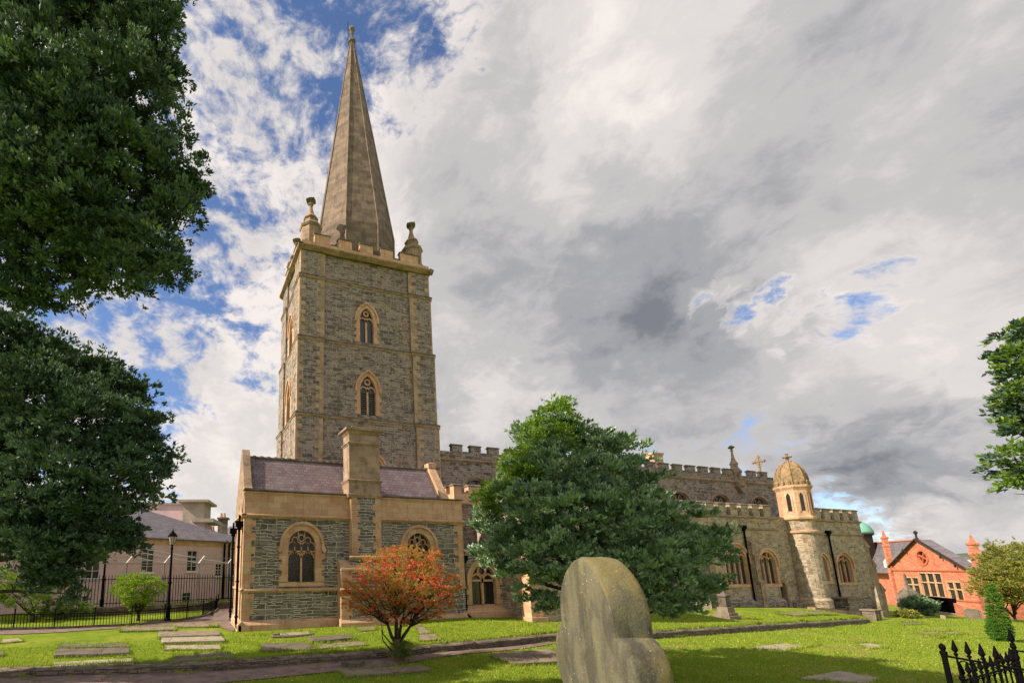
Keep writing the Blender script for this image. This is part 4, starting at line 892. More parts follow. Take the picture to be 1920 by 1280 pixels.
# far hills
hl = plain('far_hill', (.13, .16, .10), .9, .4, .01)
for i, (px, f_, w, h) in enumerate(((1860, 900, 260, 24), (1780, 1100, 300, 21), (1650, 1400, 500, 22), (2000, 1000, 400, 30), (300, 1300, 700, 15))):
    c = ray(px, 1060); c = Vector((c.x, c.y, 0)).normalized() * f_ / math.cos(math.atan(abs(px - 620) / 874)); mb = MB()
    n = 28; vs = []; fs = []
    for j in range(9):
        for k in range(n):
            a = 2 * math.pi * k / n; r_ = 1 - j / 8; vs.append((c.x + w * r_ * math.cos(a), c.y + w * r_ * math.sin(a), -14 + (h + 14) * (1 - r_ ** 2) * (1 + .12 * math.sin(a * 3 + j))))
    for j in range(8):
        for k in range(n): fs.append((j * n + k, j * n + (k + 1) % n, (j + 1) * n + (k + 1) % n, (j + 1) * n + k))
    mb.add(vs, fs); tag(mb.build('hill', hl, smooth=True), kind='structure')
for i, (px, f_, w, h) in enumerate(((1775, 520, 26, 6.5), (1815, 560, 18, 7), (1850, 600, 22, 7.5), (1838, 420, 10, 6))):
    r_ = (px - 620) / 874 * f_; c = rf(r_, f_, 0); U = rf(.8, .6).normalized(); Vv = rf(-.6, .8).normalized(); mb = MB(); zb = 3.3 + (1060 - 1047) / 874 * f_ - h * .7
    a = [c - U * w / 2, c + U * w / 2, c + U * w / 2 + Vv * 14, c - U * w / 2 + Vv * 14]
    mb.prism([Vector((p.x, p.y, zb - 10)) for p in a], (0, 0, h * .5 + 10)); o = thing('distant_house', (c.x, c.y, zb), ['pale distant house low on the hill, leftmost of the far row', 'pale distant house second from the left on the far hill', 'long pale distant house furthest right on the far hill', 'small distant house in front of the far row'][i], 'house', 'houses on the far hillside')
    mb.build('wall', M['white'], o); zz = zb + h * .5; m0, m1 = (a[0] + a[3]) / 2, (a[1] + a[2]) / 2; rr = MB()
    T = lambda p, z: Vector((p.x, p.y, z)); rr.add([T(a[0], zz), T(a[1], zz), T(m1, zz + h * .5), T(m0, zz + h * .5), T(a[2], zz), T(a[3], zz)], [(0, 1, 2, 3), (3, 2, 4, 5), (0, 3, 5), (1, 4, 2)]); rr.build('roof', M['gslate'], o)

# ================================================================ left: pink courthouse behind its fence
pd = (math.sin(math.radians(38)), math.cos(math.radians(38)))
pU = rf(*pd).normalized(); pN = rf(pd[1], -pd[0]).normalized(); ppl = Plane(rf(-15.4, 42, 0), pU, pN)
court = thing('courthouse', rf(-15.4, 42, 0), 'pale pink rendered building with grey slate hipped roof behind the tall fence', 'building')
T0, T1, EZ = -22.0, 10.5, 5.75
pw = [(-10.5, 2.6, 4.9, .55), (-5.9, 2.3, 4.7, .55), (-1.2, 2.75, 4.75, .58), (3.4, 2.8, 4.7, .55), (6.6, 2.3, 3.45, .38), (8.75, 2.3, 3.5, .38), (9.95, 2.3, 3.5, .36), (-6.5, -.6, .95, .45), (3.0, -.6, .8, .48)]
mb = MB(); wall(mb, ppl, [(T0, -2), (T1, -2), (T1, EZ), (T0, EZ)], [[(c - w, a), (c + w, a), (c + w, b), (c - w, b)] for c, a, b, w in pw])
mb.add([ppl.p(T1, -2), ppl.p(T1, -2, -12), ppl.p(T1, EZ, -12), ppl.p(T1, EZ)], [(0, 1, 2, 3)]); mb.build('wall', M['pink'], court)
mb = MB(); mb.prism([ppl.p(T0, EZ - .55, .0), ppl.p(T0, EZ - .55, .06), ppl.p(T0, EZ - .1, .1), ppl.p(T0, EZ - .1, .0)], pU * (T1 - T0)); mb.build('frieze', M['sand'], court)
mb = MB(); rt = 1.0; e = .35
mb.add([ppl.p(T0, EZ, e), ppl.p(T1 + e, EZ, e), ppl.p(rt, 9.0, -5.5), ppl.p(T0, 9.0, -5.5), ppl.p(T1 + e, EZ, -12), ppl.p(T0, EZ, -12)], [(0, 1, 2, 3), (1, 4, 2), (3, 2, 4, 5)])
mb.prism([ppl.p(T0, EZ - .1, 0), ppl.p(T0, EZ - .1, e), ppl.p(T0, EZ, e + .03), ppl.p(T0, EZ, 0)], pU * (T1 - T0 + e)); mb.build('roof', M['gslate'], court)
for c, a, b, w in pw:
    fr_ = MB(); strip(fr_, ppl, [(c - w, a), (c - w, b), (c + w, b), (c + w, a), (c - w, a)], .09, -.12, -.04); strip(fr_, ppl, [(c, a), (c, b)], .05, -.12, -.06)
    for q_ in (.25, .5, .75): strip(fr_, ppl, [(c - w, a + (b - a) * q_), (c + w, a + (b - a) * q_)], .07 if q_ == .5 else .04, -.12, -.06)
    fr_.prism([ppl.p(c - w - .15, a - .16, 0), ppl.p(c - w - .15, a - .16, .12), ppl.p(c - w - .15, a - .04, .1), ppl.p(c - w - .15, a, 0)], pU * (2 * w + .3))
    for sg in (-1, 1): fr_.prism([ppl.p(c + sg * w, a, 0), ppl.p(c + sg * w, b, 0), ppl.p(c + sg * w, b, -.2), ppl.p(c + sg * w, a, -.2)], pU * .01)
    wo = fr_.build('window', M['white'], court); p_ = MB(); wall(p_, Plane(ppl.p(0, 0, -.14), pU, pN), [(c - w, a), (c + w, a), (c + w, b), (c - w, b)]); p_.build('pane', M['glass'], wo)
for t_ in (7.15, 7.75, -9.0): m_ = MB(); m_.tube([ppl.p(t_, -1, .15), ppl.p(t_, EZ - .3, .15), ppl.p(t_ + .2, EZ + .1, .25)], .10, 8); m_.build('downpipe', M['iron'], court)
# taller block behind
tb = thing('rear_block', rf(-20, 54, 0), 'pink parapet wall with a grey stone cornice block rising behind the slate roof', 'building')
def RB(x, y, f_): return rf((x - 620) / 874 * f_, f_, EYE + (1060 - y) / 874 * f_)
bU = rf(1, 0).normalized()
def pbox(parent, name, mat, xa, xb, ytop, ybot, f_, dep=4):
    a, b = RB(xa, ytop, f_), RB(xb, ytop, f_); z1 = a.z; z0 = RB(xa, ybot, f_).z; back = rf(-.25, dep); m_ = MB()
    m_.prism([(a.x, a.y, z0), (b.x, b.y, z0), (b.x + back.x, b.y + back.y, z0), (a.x + back.x, a.y + back.y, z0)], (0, 0, z1 - z0)); return m_.build(name, mat, parent)
pbox(tb, 'wall', M['pink'], 215, 352, 944, 1060, 54); pbox(tb, 'coping', M['buff'], 213, 353, 941, 944, 53.8, 4.4)
pbox(tb, 'block', M['buff'], 337, 377, 939, 1060, 52); pbox(tb, 'cornice', M['buff'], 324, 385, 934.5, 939, 51.5, 5)
pbox(tb, 'wing', M['pink'], 352, 379, 975, 1060, 50); pbox(tb, 'cornice', M['buff'], 355, 396, 971, 978, 49.5, 5)
cs = thing('chimney_stack', RB(414, 1000, 64), 'narrow grey chimney stack with two pots beyond the slate roof', 'chimney')
pbox(cs, 'stack', M['coping'], 405, 423, 972, 1060, 64, 1.5); pbox(cs, 'cap', M['coping'], 403, 425, 969, 972, 63.8, 1.9)
for x in (411, 417): p_ = RB(x, 969, 64.5); m_ = MB(); m_.lathe(p_.x, p_.y, [(.2, p_.z), (.16, p_.z + .5), (.2, p_.z + .55)], 8); m_.build('pot', M['sand'], cs)
cs = thing('chimney_stack', RB(386, 1000, 62), 'low chimney stack topped by a row of red pots', 'chimney')
pbox(cs, 'stack', M['coping'], 374, 400, 994, 1060, 62, 1.2)
for x in range(377, 399, 4): p_ = RB(x, 994, 62.5); m_ = MB(); m_.lathe(p_.x, p_.y, [(.14, p_.z), (.12, p_.z + .5), (.15, p_.z + .55)], 8); m_.build('pot', M['terracotta'], cs)
rh = thing('row_house', RB(430, 1060, 70), 'dark roofed house peeping out beside the vestry corner', 'house'); pbox(rh, 'wall', M['pink'], 418, 470, 1002, 1060, 72, 8)
a = RB(414, 1003, 71); b = RB(475, 1003, 71); k_ = rf(0, 10); m_ = MB(); m_.add([a, b, b + k_ * .5 + Vector((0, 0, 1.8)), a + k_ * .5 + Vector((0, 0, 1.8)), b + k_, a + k_], [(0, 1, 2, 3), (3, 2, 4, 5), (0, 3, 5)]); m_.build('roof', M['gslate'], rh)

# tall security fence
f0, f1 = rf(-17.6, 30.5), rf(-7.6, 37.6); fd = (f1 - f0); FL = fd.length; fU = fd.normalized(); fN = Vector((fU.y, -fU.x, 0)); fpl = Plane((f0.x, f0.y, 0), fU, fN)
fence = thing('iron_fence', (f0.x, f0.y, 0), 'tall close-barred iron fence on a low stone wall in front of the pink building', 'fence')
m_ = MB(); m_.prism([fpl.p(0, -.8, -.2), fpl.p(0, -.8, .2), fpl.p(0, .5, .2), fpl.p(0, .56, 0), fpl.p(0, .5, -.2)], fU * FL); m_.build('base_wall', M['kerb'], fence)
n_ = int(FL / .2); 
for s0 in range(0, n_, 14):
    m_ = MB()
    for i in range(s0, min(s0 + 14, n_)): t_ = i * .2 + .1; m_.tube([fpl.p(t_, .5), fpl.p(t_, 2.55), fpl.p(t_, 2.7)], [.022, .022, .004], 4)
    e_ = min(s0 + 14, n_) * .2
    for z_ in (.75, 2.35): m_.prism([fpl.p(s0 * .2, z_, -.02), fpl.p(s0 * .2, z_, .02), fpl.p(s0 * .2, z_ + .05, .02), fpl.p(s0 * .2, z_ + .05, -.02)], fU * (e_ - s0 * .2))
    m_.build('bar_panel', M['iron'], fence)
stl = plain('grey_steel', (.22, .20, .19), .6, .3, 4)
for t_ in (1.2, 4.0, 6.6, 9.2, 11.6):
    m_ = MB(); z_ = 3.5; m_.tube([fpl.p(t_, 0, -.1), fpl.p(t_, z_, -.1)], .06, 6); m_.build('post', stl, fence)
    m_ = MB(); m_.tube([fpl.p(t_, z_, -.1), fpl.p(t_ + .35, z_ + .55, .1)], .05, 5); m_.build('bracket', M['white'], fence)
m_ = MB(); m_.tube([fpl.p(0, 3.45, -.1), fpl.p(FL, 3.45, -.1)], .025, 4); m_.tube([fpl.p(0, 3.9, 0), fpl.p(FL, 3.9, 0)], .012, 4); m_.build('wire', stl, fence)
for t_ in (1.2, 4.0, 6.6, 9.2, 11.6):
    m_ = MB(); p0 = fpl.p(t_, 3.5, -.1); p1 = ppl.p((p0 - ppl.o).dot(pU) - 3.2, 4.85, .02); m_.tube([p0, p1], .035, 5); m_.build('stay', stl, fence)

def railing_low():
    pts = [G(x, y) for x, y in ((-60, 1186), (0, 1181), (110, 1179), (230, 1174), (330, 1165), (380, 1156), (402, 1147), (410, 1138))]
    # smooth polyline resampled
    P_ = [Vector((p.x, p.y, 0)) for p in pts]; L = [0]
    for a, b in zip(P_, P_[1:]): L.append(L[-1] + (b - a).length)
    def at(s_):
        for i in range(len(P_) - 1):
            if s_ <= L[i + 1]: t_ = (s_ - L[i]) / (L[i + 1] - L[i]); p = P_[i].lerp(P_[i + 1], t_); return Vector((p.x, p.y, gz(p.x, p.y)))
        p = P_[-1]; return Vector((p.x, p.y, gz(p.x, p.y)))
    th_ = thing('low_railing', at(0), 'low black iron railing curving along the edge of the garden lawn', 'railing')
    s_ = 0; k = 0
    while s_ < L[-1]:
        e_ = min(s_ + 1.9, L[-1]); m_ = MB(); x = s_
        while x < e_: p = at(x); m_.tube([p, p + Vector((0, 0, .82))], .016, 4); x += .15
        for z_ in (.12, .78):
            m_.tube([at(s_) + Vector((0, 0, z_)), at((s_ + e_) / 2) + Vector((0, 0, z_)), at(e_) + Vector((0, 0, z_))], .022, 4)
        m_.build('bar_panel', M['iron'], th_)
        m_ = MB(); p = at(s_); m_.tube([p, p + Vector((0, 0, 1.0))], .035, 6); m_.lathe(p.x, p.y, [(.05, p.z + 1.0), (.05, p.z + 1.05), (.01, p.z + 1.1)], 6); m_.build('post', M['iron'], th_); s_ = e_
    m_ = MB(); n = 60; vs = []
    for i in range(n + 1): p = at(L[-1] * i / n); q_ = at(min(L[-1], L[-1] * i / n + .1)); d = (q_ - p); d = d.normalized() if d.length > 1e-4 else Vector((1, 0, 0)); nn = Vector((-d.y, d.x, 0)) * .12; j = random.uniform(-.02, .02); vs += [p - nn + Vector((0, 0, -.1)), p - nn + Vector((0, 0, .12 + j)), p + nn + Vector((0, 0, .12 + j)), p + nn + Vector((0, 0, -.1))]
    m_.add(vs, [(i * 4 + a, i * 4 + a + 1, i * 4 + a + 5, i * 4 + a + 4) for i in range(n) for a in range(3)]); m_.build('kerb_stone', M['slabd'], th_)
railing_low()
def lamp(px, py, lab, H=5.35):
    p = G(px, py); t_ = thing('street_lamp', p, lab, 'street lamp', 'street lamps on the garden path')
    m_ = MB(); z = p.z; m_.lathe(p.x, p.y, [(.20, z), (.20, z + .15), (.14, z + .25), (.13, z + .75), (.16, z + .8), (.16, z + .9), (.09, z + 1.1), (.08, z + 2.2), (.11, z + 2.25), (.11, z + 2.32), (.075, z + 2.4), (.06, z + H - 1.1), (.09, z + H - 1.05), (.05, z + H - .9), (.1, z + H - .8)], 10); m_.build('pole', M['iron'], t_)
    m_ = MB(); m_.lathe(p.x, p.y, [(.12, z + H - .8), (.25, z + H - .30)], 6)
    g_ = plain('lamp_glass', (.35, .35, .33), .2, .2) if 'lamp_glass' not in MATS else MATS['lamp_glass']; m_.build('glass', g_, t_)
    m_ = MB(); m_.lathe(p.x, p.y, [(.29, z + H - .31), (.29, z + H - .27), (.17, z + H - .1), (.09, z + H - .05), (.09, z + H), (.03, z + H + .05), (.01, z + H + .2)], 6)
    for k in range(6): a = k * math.pi / 3; m_.tube([(p.x + .12 * math.cos(a), p.y + .12 * math.sin(a), z + H - .8), (p.x + .25 * math.cos(a), p.y + .25 * math.sin(a), z + H - .3)], .014, 4)
    m_.build('lamp_head', M['iron'], t_)
lamp(314, 1166, 'black street lamp with glass lantern beside the green bush'); lamp(189, 1150, 'black street lamp post whose top is lost in the dark oak leaves', 5.2)

# ================================================================ graves and memorials
def slab(quad, th, mat, lab, cat='grave slab', grp=None, name='grave_slab'):
    P_ = [G(*p) for p in quad]; o_ = sum(P_, Vector()) / 4; mb = MB(); 
    cs_ = []
    for i in range(4):                                  # slightly worn outline
        a, b = P_[i], P_[(i + 1) % 4]
        for k in range(6):
            q_ = a.lerp(b, k / 6); j = .025 if k else .04; cs_.append(Vector((q_.x + random.uniform(-j, j), q_.y + random.uniform(-j, j), q_.z)))
    if (P_[1] - P_[0]).cross(P_[2] - P_[1]).z < 0: cs_ = cs_[::-1]
    zt = [c.z + .03 + th + random.uniform(-.004, .004) for c in cs_]; n = len(cs_)
    inner = [c.lerp(o_, .02) for c in cs_]
    vs = [(c.x, c.y, c.z - .15) for c in cs_] + [(c.x, c.y, z - .02) for c, z in zip(cs_, zt)] + [(c.x, c.y, z) for c, z in zip(inner, zt)] + [(o_.x, o_.y, sum(zt) / n)]
    fs = [(i, (i + 1) % n, n + (i + 1) % n, n + i) for i in range(n)] + [(n + i, n + (i + 1) % n, 2 * n + (i + 1) % n, 2 * n + i) for i in range(n)] + [(2 * n + i, 2 * n + (i + 1) % n, 3 * n) for i in range(n)]
    mb.add(vs, fs); o = mb.build(name, mat, origin=o_); o.location = o_; tag(o, lab, cat, grp); return o
GS = 'flat grave slabs set in the lawn'
SL = [([(110, 1208), (240, 1207), (246, 1213), (106, 1216)], .02, 'slabd', 'thin dark grave slab flush in the left lawn, upper one of three'),
 ([(103, 1222), (242, 1219), (244, 1229), (101, 1234)], .10, 'slabd', 'raised grey grave slab in the left lawn, middle one of three'),
 ([(97, 1243), (250, 1235), (252, 1246), (94, 1254)], .02, 'slabp', 'pale worn grave slab in the left lawn beside the kerb'),
 ([(297, 1189), (411, 1187), (414, 1195), (297, 1198)], .12, 'slab', 'raised pale grave slab, top one of the stepped trio left of the vestry'),
 ([(303, 1201), (418, 1198), (422, 1206), (303, 1210)], .12, 'slabp', 'raised grave slab, middle one of the stepped trio left of the vestry'),
 ([(309, 1213), (414, 1211), (414, 1219), (309, 1220)], .05, 'slabp', 'pale grave slab, lowest one of the stepped trio left of the vestry'),
 ([(370, 1224), (428, 1222), (430, 1229), (367, 1230)], .0, 'slab', 'small brown grave slab sunk in grass under the stepped trio'),
 ([(325, 1233), (436, 1229), (440, 1238), (323, 1245)], .05, 'slabd', 'long brown grave slab close to the kerb below the stepped trio'),
 ([(225, 1178), (328, 1176), (330, 1182), (225, 1185)], .05, 'slab', 'brown grave slab at the edge of the footpath left of the vestry'),
 ([(322, 1171), (409, 1171), (410, 1176), (320, 1177)], .06, 'slab', 'thin brown grave slab on the footpath nearest the low railing'),
 ([(484, 1209), (572, 1206), (594, 1219), (492, 1223)], .04, 'slabd', 'dark grave slab in front of the vestry window'),
 ([(575, 1200), (657, 1194), (670, 1200), (588, 1208)], .12, 'slabd', 'raised dark grave slab between the vestry window and red tree'),
 ([(592, 1209), (681, 1203), (690, 1210), (596, 1218)], .02, 'slab', 'pinkish grave slab left of the red tree'),
 ([(660, 1177), (705, 1175), (706, 1182), (672, 1184)], .02, 'slab', 'small grey slab at the foot of the chimney buttress'),
 ([(776, 1175), (789, 1174), (812, 1187), (784, 1190)], .03, 'slab', 'brown grave slab right of the red tree, upper of two'),
 ([(782, 1192), (813, 1189), (831, 1200), (786, 1203)], .03, 'slab', 'brown grave slab right of the red tree, lower of two'),
 ([(916, 1231), (1036, 1219), (1058, 1243), (965, 1248)], .08, 'slab', 'broad brown grave slab on the lawn left of the big headstone'),
 ([(636, 1261), (787, 1250), (812, 1258), (650, 1272)], .06, 'slab', 'long brown grave slab beside the path below the red tree'),
 ([(1500, 1274), (1574, 1260), (1650, 1274), (1628, 1284)], .05, 'slabp', 'pale grave slab in the shaded foreground lawn'),
 ([(1598, 1208), (1631, 1206), (1676, 1213), (1634, 1217)], .015, 'slabp', 'sandy flat slab in the sunlit right lawn'),
 ([(1226, 1184), (1264, 1188), (1284, 1193), (1240, 1196)], .06, 'slab', 'brown slab beside the big headstone under the tree'),
 ([(1449, 1150), (1539, 1146), (1572, 1152), (1493, 1155)], .05, 'slab', 'wide grey slab on the upper lawn before the narrow doorway'),
 ([(1687, 1167), (1720, 1166), (1738, 1171), (1692, 1172)], .03, 'slabd', 'dark slab near the table tomb at the right end'),
 ([(1715, 1185), (1790, 1184), (1816, 1189), (1730, 1191)], .02, 'slab', 'tan slab in the right lawn before the round bush'),
 ([(1748, 1194), (1772, 1191), (1777, 1194), (1756, 1198)], .05, 'slabd', 'small dark raised stone in the right lawn'),
 ([(0, 1200), (38, 1198), (44, 1203), (0, 1207)], .03, 'slabp', 'pale slab cut by the left edge of the photo, upper of two'),
 ([(-20, 1223), (4, 1221), (6, 1231), (-20, 1234)], .05, 'slabd', 'dark slab cut by the left edge of the photo, lower of two'),
 ([(1390, 1215), (1465, 1206), (1540, 1210), (1480, 1220)], .004, 'slabp', 'worn sandy slab sunk in the lawn right of the big headstone'),
 ([(640, 1251), (655, 1247), (683, 1247), (672, 1253)], .16, 'slabd', 'small square dark stone block at the path end by the red tree')]
for i, (qd, th, m_, lab) in enumerate(SL): slab(qd, th, M[m_], lab, grp=GS)
# coped ledger in a sunken bed
p = G(549, 1191); lt = thing('ledger_tomb', p, 'low oval kerbed grave with a ridged stone on it beside the vestry wall', 'tomb')
m_ = MB(); m_.tube([(p.x + 1.0 * math.cos(a) , p.y + .42 * math.sin(a), p.z + .03) for a in [2 * math.pi * j / 20 for j in range(21)]], .07, 6); m_.build('kerb_stone', M['slabd'], lt)
m_ = MB(); m_.prism([(p.x - .6, p.y - .2, p.z), (p.x - .6, p.y, p.z + .16), (p.x - .6, p.y + .2, p.z)], (1.4, 0, 0)); m_.build('ridged_stone', M['slabp'], lt)

# big trefoil headed stone in the foreground: outline in (s = along view, z), thickness across the view
def headstone():
    cf, r0, r1 = 4.07, 2.165, 2.475; pts = []
    zt = 3.375; zn = 2.76; a = .415
    A = [(-a, zn), (-a * 1.0, zn + .12), (-a * .965, zn + .25), (-a * .84, zn + .38), (-a * .62, zn + .495), (-a * .35, zn + .575), (-a * .12, zn + .61)]
    arch_ = A + [(0, zt - .0)] + [(-x, z) for x, z in A[::-1]]
    lobe = [(.415 + .0, zn), (.475, zn - .03), (.535, zn - .10), (.575, zn - .20), (.585, zn - .31), (.56, zn - .42), (.515, zn - .50), (.48, zn - .58), (.48, 1.9), (.49, 1.2)]
    out = arch_ + lobe[1:] + [(-x, z) for x, z in lobe[::-1][:-1]]
    # subdivide outline
    o2 = []
    for i in range(len(out)):
        p0, p1, p2, p3 = [Vector(out[(i + k) % len(out)]) for k in (-1, 0, 1, 2)]
        for t_ in (0, .34, .67):
            cut = abs(abs(p1.x) - .415) < .01 and abs(p1.y - zn) < .01
            o2.append(p1.lerp(p2, t_) if cut or (abs(abs(p2.x) - .415) < .01 and abs(p2.y - zn) < .01) else 0.5 * ((2 * p1) + (p2 - p0) * t_ + (2 * p0 - 5 * p1 + 4 * p2 - p3) * t_ ** 2 + (-p0 + 3 * p1 - 3 * p2 + p3) * t_ ** 3))
    c = rf((r0 + r1) / 2, cf, gz(*rf(2.4, cf)[:2])); mb = MB(); n = len(o2); ctr = Vector((0, 2.4))
    lay = [(r0 + .0, .955), (r0 + .008, .978), (r0 + .03, .995), (r0 + .05, 1.0), (r0 + .12, 1.0), (r0 + .19, 1.0), (r1 - .05, 1.0), (r1 - .03, .995), (r1 - .008, .978), (r1, .955)]
    vs = []
    for r_, k in lay:
        for p in o2:
            q_ = ctr + (p - ctr) * k if k < 1 else p; w_ = rf(r_, cf - q_.x, q_.y); j = .004 * math.sin(q_.x * 31 + q_.y * 17 + r_ * 40); vs.append(w_ + Vector((j, j, j)))
    fs = []
    for l in range(len(lay) - 1):
        for i in range(n): fs.append((l * n + i, l * n + (i + 1) % n, (l + 1) * n + (i + 1) % n, (l + 1) * n + i))
    fs += [tuple(range(n))[::-1], tuple((len(lay) - 1) * n + i for i in range(n))]
    mb.add(vs, fs)
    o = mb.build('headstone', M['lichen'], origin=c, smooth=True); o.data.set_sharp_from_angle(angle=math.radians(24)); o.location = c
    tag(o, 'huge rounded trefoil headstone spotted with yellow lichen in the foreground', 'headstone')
headstone()

# foreground cast iron railings
def finial(mb, p, z, s=1.0):
    s *= .52; mb.lathe(p.x, p.y, [(.012 * s, z), (.024 * s, z + .012 * s), (.024 * s, z + .03 * s), (.012 * s, z + .045 * s), (.034 * s, z + .085 * s), (.028 * s, z + .12 * s), (.003, z + .23 * s)], 7)
def rail_run(th_, a, b, zt, gb, n, post_first=True, big=1.0):
    bars = MB(); rails = MB()
    for i in range(n + 1):
        p = a.lerp(b, i / n)
        if i == 0 and post_first: continue
        bars.tube([(p.x, p.y, gb), (p.x, p.y, zt + .02)], .0065, 6); finial(bars, p, zt + .015)
        bars.lathe(p.x, p.y, [(.007, zt - .17), (.014, zt - .155), (.014, zt - .14), (.007, zt - .125)], 6)
        if i < n:
            q_ = a.lerp(b, (i + .5) / n); bars.tube([(q_.x, q_.y, gb), (q_.x, q_.y, zt - .36)], .0055, 5); finial(bars, q_, zt - .365, .8)
            q0, q1 = a.lerp(b, i / n), a.lerp(b, (i + 1) / n); pts = []
            for k in range(9):
                t_ = math.pi * k / 8; m_ = q0.lerp(q1, .5 - .5 * math.cos(t_)); pts.append((m_.x, m_.y, zt - .065 + .05 * math.sin(t_)))
            bars.tube(pts, .0045, 5)
    for z in (zt, zt - .42, gb + .12):
        rails.tube([(a.x, a.y, z), (b.x, b.y, z)], .0085, 6)
    bars.build('bar_panel', M['iron'], th_); rails.build('rail', M['iron'], th_)
rl = thing('grave_railing', rf(4.93, 3.8, 1.45), 'ornate black cast iron grave railing with spear finials in the right foreground', 'railing')
def post(p, z0, z1):
    m_ = MB(); m_.lathe(p.x, p.y, [(.017, z0), (.017, z1 - .04), (.022, z1 - .03), (.022, z1 - .01), (.012, z1), (.021, z1 + .02), (.017, z1 + .04), (.004, z1 + .055)], 8); m_.build('post', M['iron'], rl)
A_, B_ = rf(4.86, 3.82), rf(4.52, 2.3); zt = 2.60
rail_run(rl, A_, B_, zt, 1.3, 17); post(A_, 1.3, 2.64)
C1, D1 = rf(6.42, 4.52), rf(5.95, 2.6); rail_run(rl, C1, D1, 2.52, 1.2, 15); post(C1, 1.2, 2.53)
finb = MB(); finial(finb, C1, 2.56, 1.3); finb.build('finial', M['iron'], rl)
rail_run(rl, rf(5.05, 3.88), rf(6.36, 4.47), 2.40, 1.2, 10, False)

# memorials by the church
def stone_part(mb, nm, mat, par): return mb.build(nm, mat, par)
p = G(1640, 1162); tt = thing('table_tomb', p, 'square brown table tomb at the end of the terrace kerb', 'tomb'); m_ = MB(); m_.box(p.x - .42, p.y - .25, p.z - .2, p.x + .46, p.y + .5, p.z + .78); m_.build('chest', M['coping'], tt); m_ = MB()
m_.box(p.x - .52, p.y - .35, p.z + .78, p.x + .56, p.y + .6, p.z + .88); m_.build('top_slab', M['slab'], tt)
m_ = MB()
for dx in (-.41, -.05, .33): m_.box(p.x + dx, p.y - .29, p.z, p.x + dx + .12, p.y - .25, p.z + .775)
m_.build('panel_rib', M['sandd'], tt)
p = G(1650, 1152); ob = thing('obelisk', p, 'pale stone obelisk with ball top between the table tomb and church corner', 'obelisk'); z = p.z
m_ = MB(); m_.lathe(p.x, p.y, [(.5, z - .2), (.5, z + .35), (.42, z + .42), (.42, z + .8)], 4, math.pi / 4); m_.build('base', M['slab'], ob)
m_ = MB(); m_.lathe(p.x, p.y, [(.36, z + .8), (.20, z + 2.4), (.24, z + 2.43), (.24, z + 2.5), (.08, z + 2.56), (.07, z + 2.66), (.13, z + 2.76), (.07, z + 2.88), (.01, z + 3.0)], 4, math.pi / 4); m_.build('shaft', M['slabp'], ob)
p = G(1363, 1158); mo = thing('pedestal_monument', p, 'grey stepped pedestal monument under the right side of the tree', 'monument'); z = p.z
m_ = MB(); m_.lathe(p.x, p.y, [(.78, z - .1), (.78, z + .18), (.64, z + .2), (.64, z + .38), (.5, z + .4), (.46, z + .75)], 4, math.pi / 4); m_.build('steps', M['slab'], mo)
m_ = MB(); m_.lathe(p.x, p.y, [(.33, z + .75), (.31, z + 1.4), (.40, z + 1.46), (.40, z + 1.55), (.2, z + 1.7), (.12, z + 1.9), (.2, z + 2.0), (.2, z + 2.2), (.03, z + 2.35)], 4, math.pi / 4); m_.build('pedestal', M['slabd'], mo)
def hstone(px, py, w, h, lab, mat='slab', round_=True, t_=.18):
    p = G(px, py); m_ = MB(); out = [(-w / 2, -.1), (w / 2, -.1), (w / 2, h * .72)] + [(w / 2 * math.cos(a), h * .72 + h * .28 * math.sin(a)) for a in [math.pi * j / 8 for j in range(1, 8)]] + [(-w / 2, h * .72)]
    U = rf(.85, -.5).normalized(); N = Vector((-U.y, U.x, 0)); m_.prism([p + U * a + Vector((0, 0, b)) for a, b in out], N * t_); o = m_.build('headstone', M[mat], origin=p); o.location = p
    tag(o, lab, 'headstone', 'small headstones in the churchyard')
hstone(1828, 1161, 1.0, 1.0, 'grey round topped headstone left of the narrow green conifer'); hstone(1326, 1142, .6, .9, 'pale upright headstone against the church wall near the pedestal monument', 'slabp')
hstone(1306, 1146, .6, .9, 'small headstone half hidden by the tree edge', 'slabp'); hstone(1770, 1160, .25, .35, 'tiny pale stone on the lawn right of the dark round bush', 'slabp')
# terrace boundary wall and oil tank like chest by the turret
p0, p1 = G(1450, 1132), G(1612, 1150); 
cw = MB(); cw.prism([(50.5, 25.6, -1.2), (56.2, 25.0, -1.6), (56.2, 25.0, -.65), (50.5, 25.6, -.1)], (-.15, .45, 0)); tag(cw.build('boundary_wall', M['sandd']), 'low brown stone wall below the far end of the church', 'wall')
ct = thing('chest_tomb', (58.4, 26.9, -.5), 'long stone chest tomb with flat lid against the church wall right of the turret', 'tomb'); m_ = MB(); m_.box(57.2, 26.6, -1.5, 59.6, 27.5, .35); m_.build('chest', M['tower'], ct); m_ = MB(); m_.box(57.0, 26.45, .35, 59.8, 27.6, .47); m_.build('top_slab', M['slab'], ct)
